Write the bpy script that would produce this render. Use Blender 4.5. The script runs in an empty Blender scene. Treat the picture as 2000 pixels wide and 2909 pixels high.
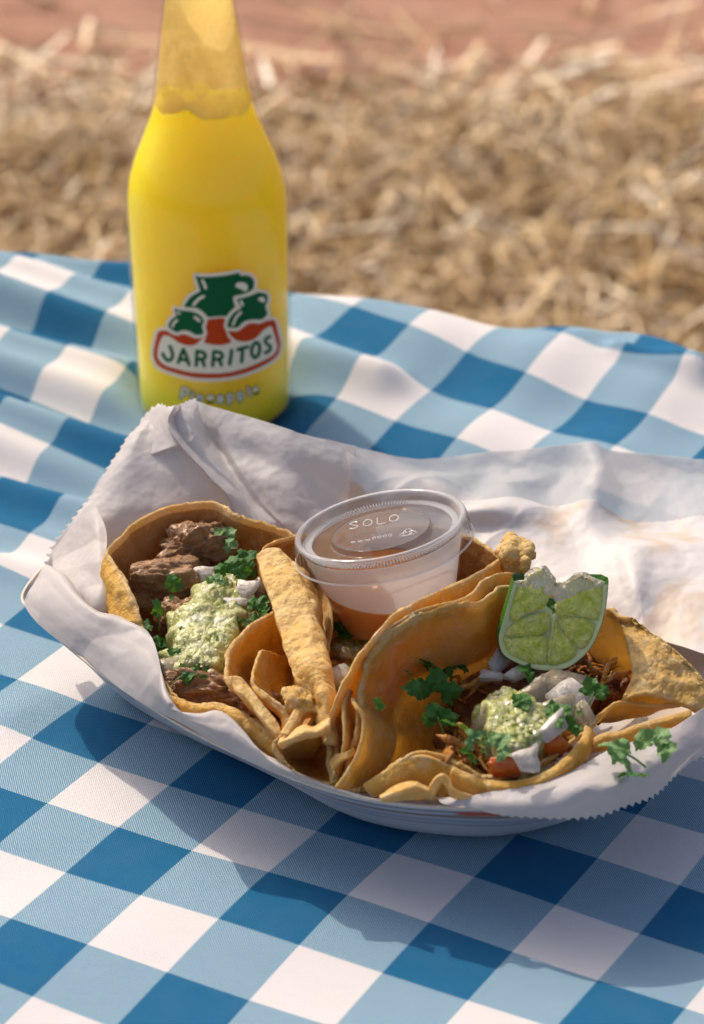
import bpy, bmesh, math, random
import numpy as np
from mathutils import Vector, noise, geometry
random.seed(7); rng = np.random.default_rng(7)
C = bpy.context.scene.collection
R = math.radians
sc = bpy.context.scene

# ------------------------------------------------------------ camera, sky, sun
PITCH, CH, CD, FPX = R(28), 44.0, 82.7, 7500.0        # camera: tilt, height and distance (cm), focal length in photo pixels
cam_d = bpy.data.cameras.new('camera'); cam = bpy.data.objects.new('camera', cam_d); C.objects.link(cam)
cam.location = (0, -CD*.01, CH*.01); cam.rotation_euler = (R(90)-PITCH, 0, 0)
cam_d.sensor_fit = 'HORIZONTAL'; cam_d.sensor_width = 36; cam_d.lens = 36*FPX/2000
cam_d.clip_start = .05; cam_d.clip_end = 400
cam_d.dof.use_dof = True; cam_d.dof.focus_distance = .785; cam_d.dof.aperture_fstop = 20
sc.camera = cam
SUN = Vector((-.68, .98, 1.16)).normalized()
w = bpy.data.worlds.new('World'); sc.world = w; w.use_nodes = True
wn = w.node_tree; bg = wn.nodes['Background']
sky = wn.nodes.new('ShaderNodeTexSky'); sky.sky_type = 'NISHITA'; sky.sun_disc = False
sky.sun_elevation = math.asin(SUN.z); sky.sun_rotation = math.atan2(SUN.x, SUN.y); sky.air_density = .75; sky.dust_density = 5; sky.ozone_density = .4
wn.links.new(sky.outputs[0], bg.inputs[0]); bg.inputs[1].default_value = .15
sd = bpy.data.lights.new('sun', 'SUN'); so = bpy.data.objects.new('sun', sd); C.objects.link(so)
sd.energy = 2.5; sd.angle = R(.6); sd.color = (1, .88, .72)
so.rotation_euler = SUN.to_track_quat('Z', 'Y').to_euler(); so.location = (0, 0, 5)
vs = sc.view_settings; sc.display_settings.display_device = 'sRGB'
vs.view_transform = 'Standard'; vs.look = 'None'; vs.gamma = 1; vs.use_curve_mapping = False; vs.exposure = .27
sc.render.engine = 'CYCLES'; sc.cycles.use_denoising = True
sc.cycles.max_bounces = 10; sc.cycles.transparent_max_bounces = 16; sc.cycles.caustics_reflective = False

# ------------------------------------------------------------ helpers (all lengths in cm)
_F = np.array([0, math.cos(PITCH), -math.sin(PITCH)]); _U = np.array([0, math.sin(PITCH), math.cos(PITCH)]); _C = np.array([0, -CD, CH])
def ray(px, py): return _F + (px-1000)/FPX*np.array([1., 0, 0]) - (py-1454.5)/FPX*_U
def W(px, py, z):                                     # the point at height z on a line of sight of the photograph
    d = ray(px, py); return _C + (CH-z)/-d[2]*d
def WY(px, py, y):
    d = ray(px, py); return _C + (y+CD)/d[1]*d

def tag(o, label=None, cat=None, group=None, kind=None):
    if label: o['label'] = label
    if cat: o['category'] = cat
    if group: o['group'] = group
    if kind: o['kind'] = kind
    return o
def thing(name, label, cat, loc, group=None):
    o = bpy.data.objects.new(name, None); C.objects.link(o); o.empty_display_size = .01
    o.location = [c*.01 for c in loc]; return tag(o, label, cat, group)
def mk(name, V, F, mat, parent=None, smooth=True, uv=None, origin=None):
    V = np.asarray(V, float)
    if parent is not None: org = np.array(parent.matrix_basis.translation)*100; gp = parent.parent
    else: org = np.array(origin if origin is not None else (V[:, 0].mean(), V[:, 1].mean(), V[:, 2].min())); gp = None
    while gp is not None: org = org + np.array(gp.matrix_basis.translation)*100; gp = gp.parent
    me = bpy.data.meshes.new(name); me.from_pydata(((V-org)*.01).tolist(), [], [list(map(int, f)) for f in F])
    for m in (mat if isinstance(mat, (list, tuple)) else [mat]): me.materials.append(m)
    me.update()
    if smooth: me.polygons.foreach_set('use_smooth', [True]*len(me.polygons))
    if uv is not None:
        l = me.uv_layers.new(name='UVMap'); idx = np.zeros(len(me.loops), int); me.loops.foreach_get('vertex_index', idx)
        l.data.foreach_set('uv', np.asarray(uv, float)[idx].ravel())
    o = bpy.data.objects.new(name, me); C.objects.link(o)
    if parent is not None: o.parent = parent
    else: o.location = org*.01
    return o
def cr(pts, n, closed=False):                         # Catmull-Rom through the points, n samples
    P = np.asarray(pts, float); k = len(P)
    t = np.linspace(0, k if closed else k-1, n, endpoint=not closed)
    i = np.floor(t).astype(int)
    if not closed: i = np.minimum(i, k-2)
    f = (t-i).reshape((-1,)+(1,)*(P.ndim-1))
    if closed: a, b, c, d = P[(i-1) % k], P[i % k], P[(i+1) % k], P[(i+2) % k]
    else:
        a = np.where((i == 0).reshape(f.shape), 2*P[0]-P[1], P[np.maximum(i-1, 0)]); b = P[i]; c = P[i+1]
        d = np.where((i == k-2).reshape(f.shape), 2*P[-1]-P[-2], P[np.minimum(i+2, k-1)])
    return .5*(2*b + (c-a)*f + (2*a-5*b+4*c-d)*f**2 + (3*b-a-3*c+d)*f**3)
def grid_from(rows, nu, nv, conv=True):               # rows of (px,py,z) -> dense grid
    G = np.array([[W(*p) for p in r] for r in rows]) if conv else np.array(rows, float)
    G = cr(G, nv); G = np.swapaxes(cr(np.swapaxes(G, 0, 1), nu), 0, 1); return G   # (nv,nu,3)
def nz(p, s, seed=0, o=4):
    return noise.fractal(Vector((p[0]*s+seed*7.3, p[1]*s-seed*3.1, p[2]*s+seed)), 1.0, 2.0, o)
def nfield(G, s, seed=0, o=4):
    fl = G.reshape(-1, 3); return np.array([nz(p, s, seed, o) for p in fl]).reshape(G.shape[:-1])
def normals(G, closed_u=False):
    if closed_u: du = np.roll(G, -1, 1)-np.roll(G, 1, 1)
    else: du = np.gradient(G, axis=1)
    dv = np.gradient(G, axis=0); N = np.cross(du, dv); return N/(np.linalg.norm(N, axis=2, keepdims=True)+1e-9)
def slab(G, th, closed_u=False, bulge=True, tip=None):   # a sheet with thickness and rounded rims -> V, F
    N = normals(G, closed_u); nv, nu = G.shape[:2]
    tharr = np.full((nv, nu), th, float) if np.isscalar(th) else th
    A = G+N*tharr[..., None]/2; B = G-N*tharr[..., None]/2
    V = [A.reshape(-1, 3), B.reshape(-1, 3)]; n = nv*nu; F = []
    cu = nu if closed_u else nu-1
    for j in range(nv-1):
        for i in range(cu):
            a, b, c, d = j*nu+i, j*nu+(i+1) % nu, (j+1)*nu+(i+1) % nu, (j+1)*nu+i
            F.append((a, b, c, d)); F.append((n+d, n+c, n+b, n+a))
    # rim
    rim = [(0, i) for i in range(nu)]
    inn = [(1, i) for i in range(nu)]
    if not closed_u:
        rim += [(j, nu-1) for j in range(1, nv)]; inn += [(j, nu-2) for j in range(1, nv)]
        rim += [(nv-1, i) for i in range(nu-2, -1, -1)]; inn += [(nv-2, i) for i in range(nu-2, -1, -1)]
        rim += [(j, 0) for j in range(nv-2, 0, -1)]; inn += [(j, 1) for j in range(nv-2, 0, -1)]
    e = []
    for (r, q) in zip(rim, inn):
        d = G[r]-G[q]; d = d/(np.linalg.norm(d)+1e-9); e.append(G[r]+d*tharr[r]*.55)
    V.append(np.array(e)); m = len(e); s = 2*n
    for k in range(m):
        k2 = (k+1) % m; a = rim[k][0]*nu+rim[k][1]; b = rim[k2][0]*nu+rim[k2][1]
        F.append((s+k, s+k2, b, a)); F.append((n+a, n+b, s+k2, s+k))
    return np.vstack(V), F
def tube(pts, r, sides=8, n=None):
    P = cr(pts, n or len(pts)*4); T = np.gradient(P, axis=0); T /= np.linalg.norm(T, axis=1, keepdims=True)+1e-9
    rr = np.interp(np.linspace(0, 1, len(P)), np.linspace(0, 1, len(np.atleast_1d(r))) if np.size(r) > 1 else [0, 1], r if np.size(r) > 1 else [r, r])
    V = []; F = []; up = np.array([.3, .2, .93])
    for k in range(len(P)):
        a = np.cross(T[k], up); a /= np.linalg.norm(a)+1e-9; b = np.cross(T[k], a)
        for s in range(sides):
            t = 2*math.pi*s/sides; V.append(P[k]+rr[k]*(a*math.cos(t)+b*math.sin(t)))
    for k in range(len(P)-1):
        for s in range(sides):
            F.append((k*sides+s, k*sides+(s+1) % sides, (k+1)*sides+(s+1) % sides, (k+1)*sides+s))
    F.append(tuple(range(sides))[::-1]); F.append(tuple((len(P)-1)*sides+s for s in range(sides)))
    return np.array(V), F
def join(parts):
    V = []; F = []; o = 0
    for v, f in parts:
        V.append(v); F += [tuple(i+o for i in q) for q in f]; o += len(v)
    return np.vstack(V), F
def lathe(prof, seg, axis=None, org=None):            # prof of (r,z)
    V = []; F = []; n = len(prof)
    for i in range(seg):
        t = 2*math.pi*i/seg
        for r, z in prof: V.append((r*math.cos(t), r*math.sin(t), z))
    for i in range(seg):
        for k in range(n-1):
            a = i*n+k; b = ((i+1) % seg)*n+k; F.append((a, b, b+1, a+1))
    V = np.array(V)
    if axis is not None:
        M = np.stack(axis, 1); V = V@M.T
    if org is not None: V = V+np.asarray(org)
    return V, F

# ------------------------------------------------------------ materials
def new_mat(name):
    m = bpy.data.materials.new(name); m.use_nodes = True; nt = m.node_tree
    p = nt.nodes['Principled BSDF']; return m, nt, p, nt.nodes['Material Output']
def N(nt, t, **k):
    n = nt.nodes.new(t)
    for a, b in k.items():
        if a in n.inputs: n.inputs[a].default_value = b
        else: setattr(n, a, b)
    return n
def ramp(nt, src, stops):
    r = nt.nodes.new('ShaderNodeValToRGB'); nt.links.new(src, r.inputs[0])
    while len(r.color_ramp.elements) < len(stops): r.color_ramp.elements.new(.5)
    for e, (p, c) in zip(r.color_ramp.elements, stops): e.position = p; e.color = (*c, 1) if len(c) == 3 else c
    return r.outputs[0]
def tex(nt, scale, detail=4, rough=.6, coord='Object', kind='ShaderNodeTexNoise', dist=0):
    tc = nt.nodes.get('TC') or N(nt, 'ShaderNodeTexCoord'); tc.name = 'TC'
    n = nt.nodes.new(kind); nt.links.new(tc.outputs[coord], n.inputs['Vector']); n.inputs['Scale'].default_value = scale
    if 'Detail' in n.inputs: n.inputs['Detail'].default_value = detail
    if kind == 'ShaderNodeTexNoise': n.inputs['Roughness'].default_value = rough; n.inputs['Distortion'].default_value = dist
    return n
def mix(nt, f, a, b, bt='MIX'):
    m = nt.nodes.new('ShaderNodeMix'); m.data_type = 'RGBA'; m.blend_type = bt
    for s, v in ((m.inputs[0], f), (m.inputs[6], a), (m.inputs[7], b)):
        if isinstance(v, bpy.types.NodeSocket): nt.links.new(v, s)
        elif isinstance(v, (int, float)): s.default_value = v
        else: s.default_value = (*v, 1)
    return m.outputs[2]
def math_(nt, op, a, b=0.0, c=None):
    m = nt.nodes.new('ShaderNodeMath'); m.operation = op
    for s, v in zip(m.inputs, (a, b, c)):
        if v is None: continue
        if isinstance(v, bpy.types.NodeSocket): nt.links.new(v, s)
        else: s.default_value = v
    return m.outputs[0]
def bump(nt, p, h, dist, strength=1.0):
    b = nt.nodes.new('ShaderNodeBump'); b.inputs['Distance'].default_value = dist; b.inputs['Strength'].default_value = strength
    nt.links.new(h, b.inputs['Height'])
    for q in (p if isinstance(p, (list, tuple)) else [p]): nt.links.new(b.outputs[0], q.inputs['Normal'])
    return b
def mixshader(nt, f, a, b):
    m = nt.nodes.new('ShaderNodeMixShader')
    if isinstance(f, (int, float)): m.inputs[0].default_value = f
    else: nt.links.new(f, m.inputs[0])
    nt.links.new(a, m.inputs[1]); nt.links.new(b, m.inputs[2]); return m.outputs[0]
def simple(name, col, rough=.6, var=.12, scale=200, sss=0, sr=(.01, .005, .002), bumpd=0, spec=.5, coat=0):
    m, nt, p, out = new_mat(name)
    n = tex(nt, scale); c = mix(nt, n.outputs[0], tuple(x*(1-var) for x in col), tuple(min(1, x*(1+var)) for x in col))
    nt.links.new(c, p.inputs['Base Color']); p.inputs['Roughness'].default_value = rough
    p.inputs['Specular IOR Level'].default_value = spec
    if coat: p.inputs['Coat Weight'].default_value = coat; p.inputs['Coat Roughness'].default_value = .08
    if sss: p.inputs['Subsurface Weight'].default_value = sss; p.inputs['Subsurface Radius'].default_value = sr; p.inputs['Subsurface Scale'].default_value = 1
    if bumpd: bump(nt, p, tex(nt, scale*2).outputs[0], bumpd)
    return m

def mat_tortilla(name, a, b, c, oil=.0, trans=.22, tcol=(.85, .40, .04)):
    m, nt, p, out = new_mat(name)
    n1 = tex(nt, 70, 6, .65, dist=.4); n2 = tex(nt, 260, 5, .7); n3 = tex(nt, 900, 4, .7)
    col = mix(nt, ramp(nt, n1.outputs[0], [(.38, (0, 0, 0)), (.62, (1, 1, 1))]), a, b)
    col = mix(nt, ramp(nt, n2.outputs[0], [(.52, (0, 0, 0)), (.72, (1, 1, 1))]), col, c)
    if oil:
        n5 = tex(nt, 42, 5, .6, dist=1.0); col = mix(nt, math_(nt, 'MULTIPLY', ramp(nt, n5.outputs[0], [(.54, (0, 0, 0)), (.60, (1, 1, 1))]), .65), col, (.86, .68, .44))
    n4 = tex(nt, 150, 6, .75, dist=.8); col = mix(nt, math_(nt, 'MULTIPLY', ramp(nt, n4.outputs[0], [(.57, (0, 0, 0)), (.70, (1, 1, 1))]), .55), col, tuple(q*.5 for q in a))
    v = tex(nt, 95, kind='ShaderNodeTexVoronoi')
    col = mix(nt, ramp(nt, v.outputs['Distance'], [(.02, (.85, .85, .85)), (.13, (0, 0, 0))]), col, (.16, .055, .012))
    nt.links.new(col, p.inputs['Base Color'])
    p.inputs['Roughness'].default_value = .58-.22*oil; p.inputs['Specular IOR Level'].default_value = .35+.2*oil
    h = math_(nt, 'ADD', math_(nt, 'MULTIPLY', n2.outputs[0], 1.2), math_(nt, 'MULTIPLY', n3.outputs[0], .35))
    h = math_(nt, 'ADD', h, math_(nt, 'MULTIPLY', n1.outputs[0], .8))
    t = N(nt, 'ShaderNodeBsdfTranslucent'); t.inputs[0].default_value = (*tcol, 1)
    bump(nt, [p, t], h, .0011)
    nt.links.new(mixshader(nt, trans, p.outputs[0], t.outputs[0]), out.inputs[0]); return m
M = {}
M['tort'] = mat_tortilla('corn_tortilla', (.76, .42, .05), (.84, .55, .14), (.86, .68, .33), trans=.34, tcol=(.98, .55, .08))
M['tort_dark'] = mat_tortilla('corn_tortilla_painted_shade', (.46, .22, .05), (.56, .31, .10), (.62, .43, .21), trans=.15, tcol=(.9, .42, .07))  # darker tortilla copy: the shade on the inner rear walls put into the colour
M['tort_oily'] = mat_tortilla('corn_tortilla_oily', (.82, .47, .06), (.88, .60, .18), (.88, .70, .38), oil=1, trans=.56, tcol=(1, .70, .20))
M['tort_pale'] = mat_tortilla('corn_tortilla_pale', (.80, .50, .13), (.88, .65, .27), (.90, .76, .46), trans=.3, tcol=(.98, .6, .14))
M['tort_rim'] = mat_tortilla('corn_tortilla_edge', (.78, .50, .13), (.84, .62, .28), (.88, .74, .46), trans=.35, tcol=(.95,.6,.15))

def mat_paper(name, trans=.30, clear=.0, stain=.0):
    m, nt, p, out = new_mat(name)
    n = tex(nt, 45, 5, .6); n2 = tex(nt, 1800, 2, .5)
    st = ramp(nt, tex(nt, 38, 3, .5, dist=.6).outputs[0], [(.60-.12*stain, (0, 0, 0)), (.68-.10*stain, (1, 1, 1))])
    stf = math_(nt, 'MULTIPLY', st, stain)
    col = mix(nt, n.outputs[0], (.74, .70, .69), (.80, .765, .75)); col = mix(nt, stf, col, (.66, .48, .30))
    nt.links.new(col, p.inputs['Base Color']); p.inputs['Roughness'].default_value = .48; p.inputs['Specular IOR Level'].default_value = .4
    t = N(nt, 'ShaderNodeBsdfTranslucent'); nt.links.new(mix(nt, stf, (.80, .76, .74), (.7, .5, .3)), t.inputs[0])
    b = bump(nt, [p, t], math_(nt, 'ADD', math_(nt, 'MULTIPLY', tex(nt, 90, 3, .5).outputs[0], 1), math_(nt, 'MULTIPLY', n2.outputs[0], .03)), .00014)
    s = mixshader(nt, trans, p.outputs[0], t.outputs[0])
    if clear:
        tr = N(nt, 'ShaderNodeBsdfTransparent'); s = mixshader(nt, clear, s, tr.outputs[0])
    nt.links.new(s, out.inputs[0]); return m
M['paper'] = mat_paper('deli_paper', .52); M['paper_thin'] = mat_paper('deli_paper_single_layer', .45, .46); M['paper_stained'] = mat_paper('deli_paper_grease_spotted', .32, .04, .5)

def mat_gingham():
    m, nt, p, out = new_mat('blue_gingham_cotton')
    uv = N(nt, 'ShaderNodeUVMap'); sp = N(nt, 'ShaderNodeSeparateXYZ'); nt.links.new(uv.outputs[0], sp.inputs[0])
    st = []; pr = []
    for k in (0, 1):
        f = math_(nt, 'FRACT', math_(nt, 'DIVIDE', sp.outputs[k], 5.05))
        st.append(ramp(nt, f, [(0, (0, 0, 0)), (.495, (0, 0, 0)), (.505, (1, 1, 1)), (.995, (1, 1, 1))]))
        pr.append(math_(nt, 'SINE', math_(nt, 'MULTIPLY', sp.outputs[k], 2*math.pi/.085)))
    both = math_(nt, 'MULTIPLY', st[0], st[1]); any_ = math_(nt, 'MAXIMUM', st[0], st[1])
    dot = math_(nt, 'MULTIPLY', pr[0], pr[1])
    weave = ramp(nt, math_(nt, 'ADD', math_(nt, 'MULTIPLY', dot, .5), .5), [(.42, (0, 0, 0)), (.66, (1, 1, 1))])
    blue, white = (.005, .125, .268), (.76, .715, .70)
    midc = mix(nt, weave, (.03, .21, .36), (.53, .61, .64))
    col = mix(nt, any_, white, midc); col = mix(nt, both, col, blue)
    n = tex(nt, 60, 4); col = mix(nt, math_(nt, 'MULTIPLY', n.outputs[0], .08), col, (.45, .50, .55))
    nt.links.new(col, p.inputs['Base Color']); p.inputs['Roughness'].default_value = .9; p.inputs['Specular IOR Level'].default_value = .08
    p.inputs['Sheen Weight'].default_value = 0
    wv = math_(nt, 'ADD', dot, math_(nt, 'MULTIPLY', tex(nt, 120, 5).outputs[0], 3))
    bump(nt, p, wv, .00012); return m
M['gingham'] = mat_gingham()

def glassy(name, tint, rough=.03, body=None, bodyf=0.0, ior=1.5, ribs=None):   # clear wall that lets the sun through: tinted transmission + Fresnel gloss (+ milky body)
    m, nt, p, out = new_mat(name); nt.nodes.remove(p)
    tr = N(nt, 'ShaderNodeBsdfTransparent'); tr.inputs[0].default_value = (*tint, 1)
    g = N(nt, 'ShaderNodeBsdfGlossy'); g.inputs['Roughness'].default_value = rough
    lw = N(nt, 'ShaderNodeLayerWeight', Blend=.5); r0 = ((ior-1)/(ior+1))**2
    fr = math_(nt, 'ADD', math_(nt, 'MULTIPLY', math_(nt, 'POWER', lw.outputs['Facing'], 5.0), .55), r0); s = tr.outputs[0]
    if body:
        d = N(nt, 'ShaderNodeBsdfDiffuse'); d.inputs[0].default_value = (*body, 1); t = N(nt, 'ShaderNodeBsdfTranslucent'); t.inputs[0].default_value = (*body, 1)
        s = mixshader(nt, bodyf, s, mixshader(nt, .55, d.outputs[0], t.outputs[0]))
    s = mixshader(nt, fr, s, g.outputs[0]); nt.links.new(s, out.inputs[0])
    n = tex(nt, 60, 3); b = nt.nodes.new('ShaderNodeBump'); b.inputs['Distance'].default_value = .0006; nt.links.new(n.outputs[0], b.inputs['Height'])
    nt.links.new(b.outputs[0], g.inputs['Normal'])
    return m
M['glass'] = glassy('bottle_glass', (.98, .99, .96), .07, (.8, .7, .3), .015, 1.28)
M['plastic'] = glassy('cup_plastic_wet_by_sauce', (.97, .96, .96), .22, (.86, .84, .84), .06, 1.3); M['frost'] = glassy('cup_frosted_plastic', (.97, .96, .96), .3, (.66, .71, .79), .66, 1.2)
M['lid'] = glassy('lid_clear_plastic', (.84, .81, .79), .16, (.60, .55, .52), .05, 1.45)
M['lid_rim'] = glassy('lid_rim_plastic', (.95, .94, .94), .12, (.84, .86, .90), .42, 1.5)
m, nt, p, out = new_mat('pineapple_soda')
p.inputs['Base Color'].default_value = (.80, .56, .006, 1); p.inputs['Roughness'].default_value = .3
p.inputs['Subsurface Weight'].default_value = 1; p.inputs['Subsurface Radius'].default_value = (.13, .075, .0015); p.inputs['Subsurface Scale'].default_value = 1
nt.links.new(mix(nt, tex(nt, 30).outputs[0], (.86, .645, .003), (.89, .68, .004)), p.inputs['Base Color'])
M['soda'] = m
m, nt, p, out = new_mat('foam_and_condensation'); nt.nodes.remove(p)
d = N(nt, 'ShaderNodeBsdfDiffuse'); d.inputs[0].default_value = (.88, .64, .22, 1); t = N(nt, 'ShaderNodeBsdfTranslucent'); t.inputs[0].default_value = (.95, .72, .28, 1); tr = N(nt, 'ShaderNodeBsdfTransparent')
nt.links.new(mixshader(nt, ramp(nt, tex(nt, 75, 5, .65).outputs[0], [(.30, (.55, .55, .55)), (.62, (1, 1, 1))]), tr.outputs[0], mixshader(nt, .6, d.outputs[0], t.outputs[0])), out.inputs[0]); M['foam'] = m
def flat(name, col, rough=.6): return simple(name, col, rough, .05, 300, spec=.15)
M['g_green'] = flat('print_green', (.004, .11, .03)); M['g_red'] = flat('print_red', (.62, .055, .006)); M['g_white'] = flat('print_cream', (.98, .80, .58)); M['g_grey'] = flat('print_pale_grey', (.78, .74, .60)); M['g_olive'] = flat('print_dark_olive', (.03, .07, .015))

# ------------------------------------------------------------ ground, straw, bale, cloth
def mat_ground(name, a, b, s=12):
    m, nt, p, out = new_mat(name); n = tex(nt, s, 8, .7); n2 = tex(nt, s*6, 5, .7)
    c = mix(nt, ramp(nt, n.outputs[0], [(.35, (0, 0, 0)), (.65, (1, 1, 1))]), a, b)
    nt.links.new(mix(nt, math_(nt, 'MULTIPLY', n2.outputs[0], .5), c, tuple(x*.5 for x in a)), p.inputs['Base Color']); p.inputs['Roughness'].default_value = .95
    bump(nt, p, math_(nt, 'ADD', n.outputs[0], n2.outputs[0]), .02); return m
GZ = -60.0
S = 15000
mk('ground', [(-S, -S, GZ), (S, -S, GZ), (S, S, GZ), (-S, S, GZ)], [(0, 1, 2, 3)], mat_ground('dry_soil', (.22, .13, .07), (.32, .21, .12)), smooth=False)['kind'] = 'structure'
ya = W(1000, 330, GZ)[1]
xs = np.linspace(-400, 400, 90)
front = np.array([(x, ya-.05*x+3*nz((x, 0, 0), .03)+3, GZ+.4) for x in xs]); back = np.array([(x, 2500, GZ+.4) for x in xs])
mk('clay_path', np.vstack([front, back]), [(i, i+1, 90+i+1, 90+i) for i in range(89)], mat_ground('red_clay', (.46, .21, .12), (.58, .32, .21), 6), smooth=False)['kind'] = 'structure'

def straw(name, n, region, zr, wr, lr, mat, tilt=.35):
    V = np.zeros((n, 8, 3)); F = []
    for i in range(n):
        x, y = region(); z = GZ+rng.uniform(*zr); L = rng.uniform(*lr)/2; wd = rng.uniform(*wr)/2
        a = rng.uniform(0, 2*math.pi); t = rng.normal(0, tilt); d = np.array([math.cos(a)*math.cos(t), math.sin(a)*math.cos(t), math.sin(t)])
        s = np.array([-math.sin(a), math.cos(a), rng.normal(0, .5)]); s /= np.linalg.norm(s); u = np.cross(d, s)
        c = np.array([x, y, z]); bend = u*rng.uniform(-.06, .06)*L
        for k, q in enumerate((-1, -.3, .3, 1)):
            o = c+d*L*q+bend*(1-q*q)*2; V[i, 2*k] = o-s*wd; V[i, 2*k+1] = o+s*wd+u*wd*.4
        b = 8*i; F += [(b, b+1, b+3, b+2), (b+2, b+3, b+5, b+4), (b+4, b+5, b+7, b+6)]
    return mk(name, V.reshape(-1, 3), F, mat, smooth=False, origin=(0, 100, GZ))
m, nt, p, out = new_mat('dry_straw'); g = N(nt, 'ShaderNodeNewGeometry')
nt.links.new(ramp(nt, g.outputs['Random Per Island'], [(0, (.16, .085, .03)), (.3, (.46, .28, .10)), (.7, (.64, .42, .17)), (.9, (.74, .55, .29)), (1, (.97, .88, .70))]), p.inputs['Base Color'])
p.inputs['Roughness'].default_value = .45; M['straw'] = m
ylim = ya
def reg1():
    while True:
        y = rng.uniform(85, ylim+3); x = rng.uniform(-95, 95)
        if y > ylim-13-.05*x+5*math.sin(x*.22) and rng.random() > .10: continue
        return x, y
tag(straw('straw', 42000, reg1, (.3, 6.0), (.18, .46), (4.0, 15), M['straw']), 'loose dry straw strewn over the ground behind the checked cloth', 'straw', kind='stuff')
def reg2():
    y = ylim-3+rng.exponential(14); x = rng.uniform(-90, 90); return x, min(y, 430)
tag(straw('straw_on_path', 560, reg2, (.8, 3.5), (.35, .85), (6, 20), M['straw'], .25), 'scattered pale straw lying on the red clay beyond', 'straw', kind='stuff')

def slope(y): return .12*1.5*np.log1p(np.exp((np.asarray(y, float)-2.5)/1.5))
E0 = W(133, 684, 0); E1 = W(1867, 945, 0)
for _ in range(8): E0 = W(133, 684, float(slope(E0[1]))); E1 = W(1867, 945, float(slope(E1[1])))
ed = E1-E0; ed[2] = 0; ed /= np.linalg.norm(ed); en = np.array([-ed[1], ed[0], 0]); Ec = (E0+E1)/2
def ridge(x, y, x0, y0, x1, y1, wd, h):
    d = np.array([x1-x0, y1-y0]); L = np.linalg.norm(d); d = d/L
    s = (x-x0)*d[0]+(y-y0)*d[1]; t = -(x-x0)*d[1]+(y-y0)*d[0]
    q = np.clip(s/L, 0, 1)*L; dd = (s-q)**2+t**2
    return h*np.exp(-dd/wd**2)
def cloth_z(x, y):
    z = 0.10*np.sin(x*.35+y*.2)+.08*np.sin(y*.55-x*.2+1)
    lm = 1/(1+np.exp((x+5.5)/1.6))*1/(1+np.exp(-(y+3)/1.8))     # the rumpled left rear
    s = y+.42*x
    z = z+lm*(.42*np.sin(s*1.22+.5+.25*np.sin(x*.5))+.25*np.sin(s*2.3+x*.3+1.0))
    rm = 1/(1+np.exp(-(x-2)/2))*1/(1+np.exp(-(y-2)/2))
    z = z+rm*(.20*np.sin(s*.9+1.3)+.12*np.sin(x*1.1-y*.6))
    for a in ((W(1780, 940, 1), W(1990, 1060, 1), .6, .6), (W(1080, 1140, 0), W(720, 1060, 0), 1.0, .8), (W(1760, 1000, 1), W(2000, 1080, 1), .5, .5), (W(90, 2030, 0), W(330, 2000, 0), 1.2, .5)):
        z = z+ridge(x, y, a[0][0], a[0][1], a[1][0], a[1][1], a[2], a[3])
    # the cloth is pulled flat where the tray and the bottle stand
    fl = np.exp(-(np.maximum(0, np.abs((x-.5)/11.5)-.75)**2+np.maximum(0, np.abs((y+13)/8.5)-.75)**2)*16)
    fb = np.exp(-(np.maximum(0, np.sqrt((x+5.1)**2+(y-8.4)**2)-2.2)**2)/1.5)
    return (z+slope(y))*(1-np.clip(fl, 0, 1))*(1-fb)+fb*0
ss = np.linspace(-62, 62, 420); tt = np.concatenate([np.linspace(-62, 2.2, 360), np.linspace(2.35, 34, 70)])
SS, TT = np.meshgrid(ss, tt)
def cloth_pt(S_, T_):
    rad = 1.6; t0 = .3
    over = np.maximum(0, T_-(t0-rad)); a = np.minimum(over/rad, math.pi/2)
    tf = np.minimum(T_, t0-rad)+rad*np.sin(a); drop = rad*(1-np.cos(a))+np.maximum(0, over-rad*math.pi/2)
    x = Ec[0]+ed[0]*S_+en[0]*tf; y = Ec[1]+ed[1]*S_+en[1]*tf
    wob = np.minimum(drop, 6)/6
    x = x+en[0]*wob*.7*np.sin(S_*.7); y = y+en[1]*wob*.7*np.sin(S_*.7)
    hem = .25*np.exp(-((S_-11.5)/2.2)**2)*np.exp(-(T_/2.5)**2)+.15*np.sin(S_*.8)*np.exp(-(T_/2)**2)
    return np.stack([x, y, (cloth_z(x, y)-slope(y))*np.exp(-drop)+slope(np.minimum(y, 40))+hem-drop], -1)
G = cloth_pt(SS, TT)
ang = R(-29.5); nx, ny = math.cos(ang), math.sin(ang)
fx = Ec[0]+ed[0]*SS+en[0]*TT; fy = Ec[1]+ed[1]*SS+en[1]*TT
a0 = W(290, 2154, 0); ux = (fx-a0[0])*nx+(fy-a0[1])*ny; vx = (fx-a0[0])*-ny+(fy-a0[1])*nx
st_ = 1-.0035*np.clip(fy+8, 0, 40); ux, vx = ux*st_, vx*st_; wx = np.sin(fy*.16+fx*.05)*.25; wy = np.sin(fx*.14-fy*.09+1)*.25
uv = np.stack([ux+wx+50*5.05, vx+wy+50*5.05+2.525], -1).reshape(-1, 2)
nv_, nu_ = G.shape[:2]
cloth = mk('tablecloth', G.reshape(-1, 3), [(j*nu_+i, j*nu_+i+1, (j+1)*nu_+i+1, (j+1)*nu_+i) for j in range(nv_-1) for i in range(nu_-1)], M['gingham'], uv=uv, origin=(0, -10, 0))
tag(cloth, 'blue and white checked gingham cloth spread under the tray and bottle', 'tablecloth')
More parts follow.
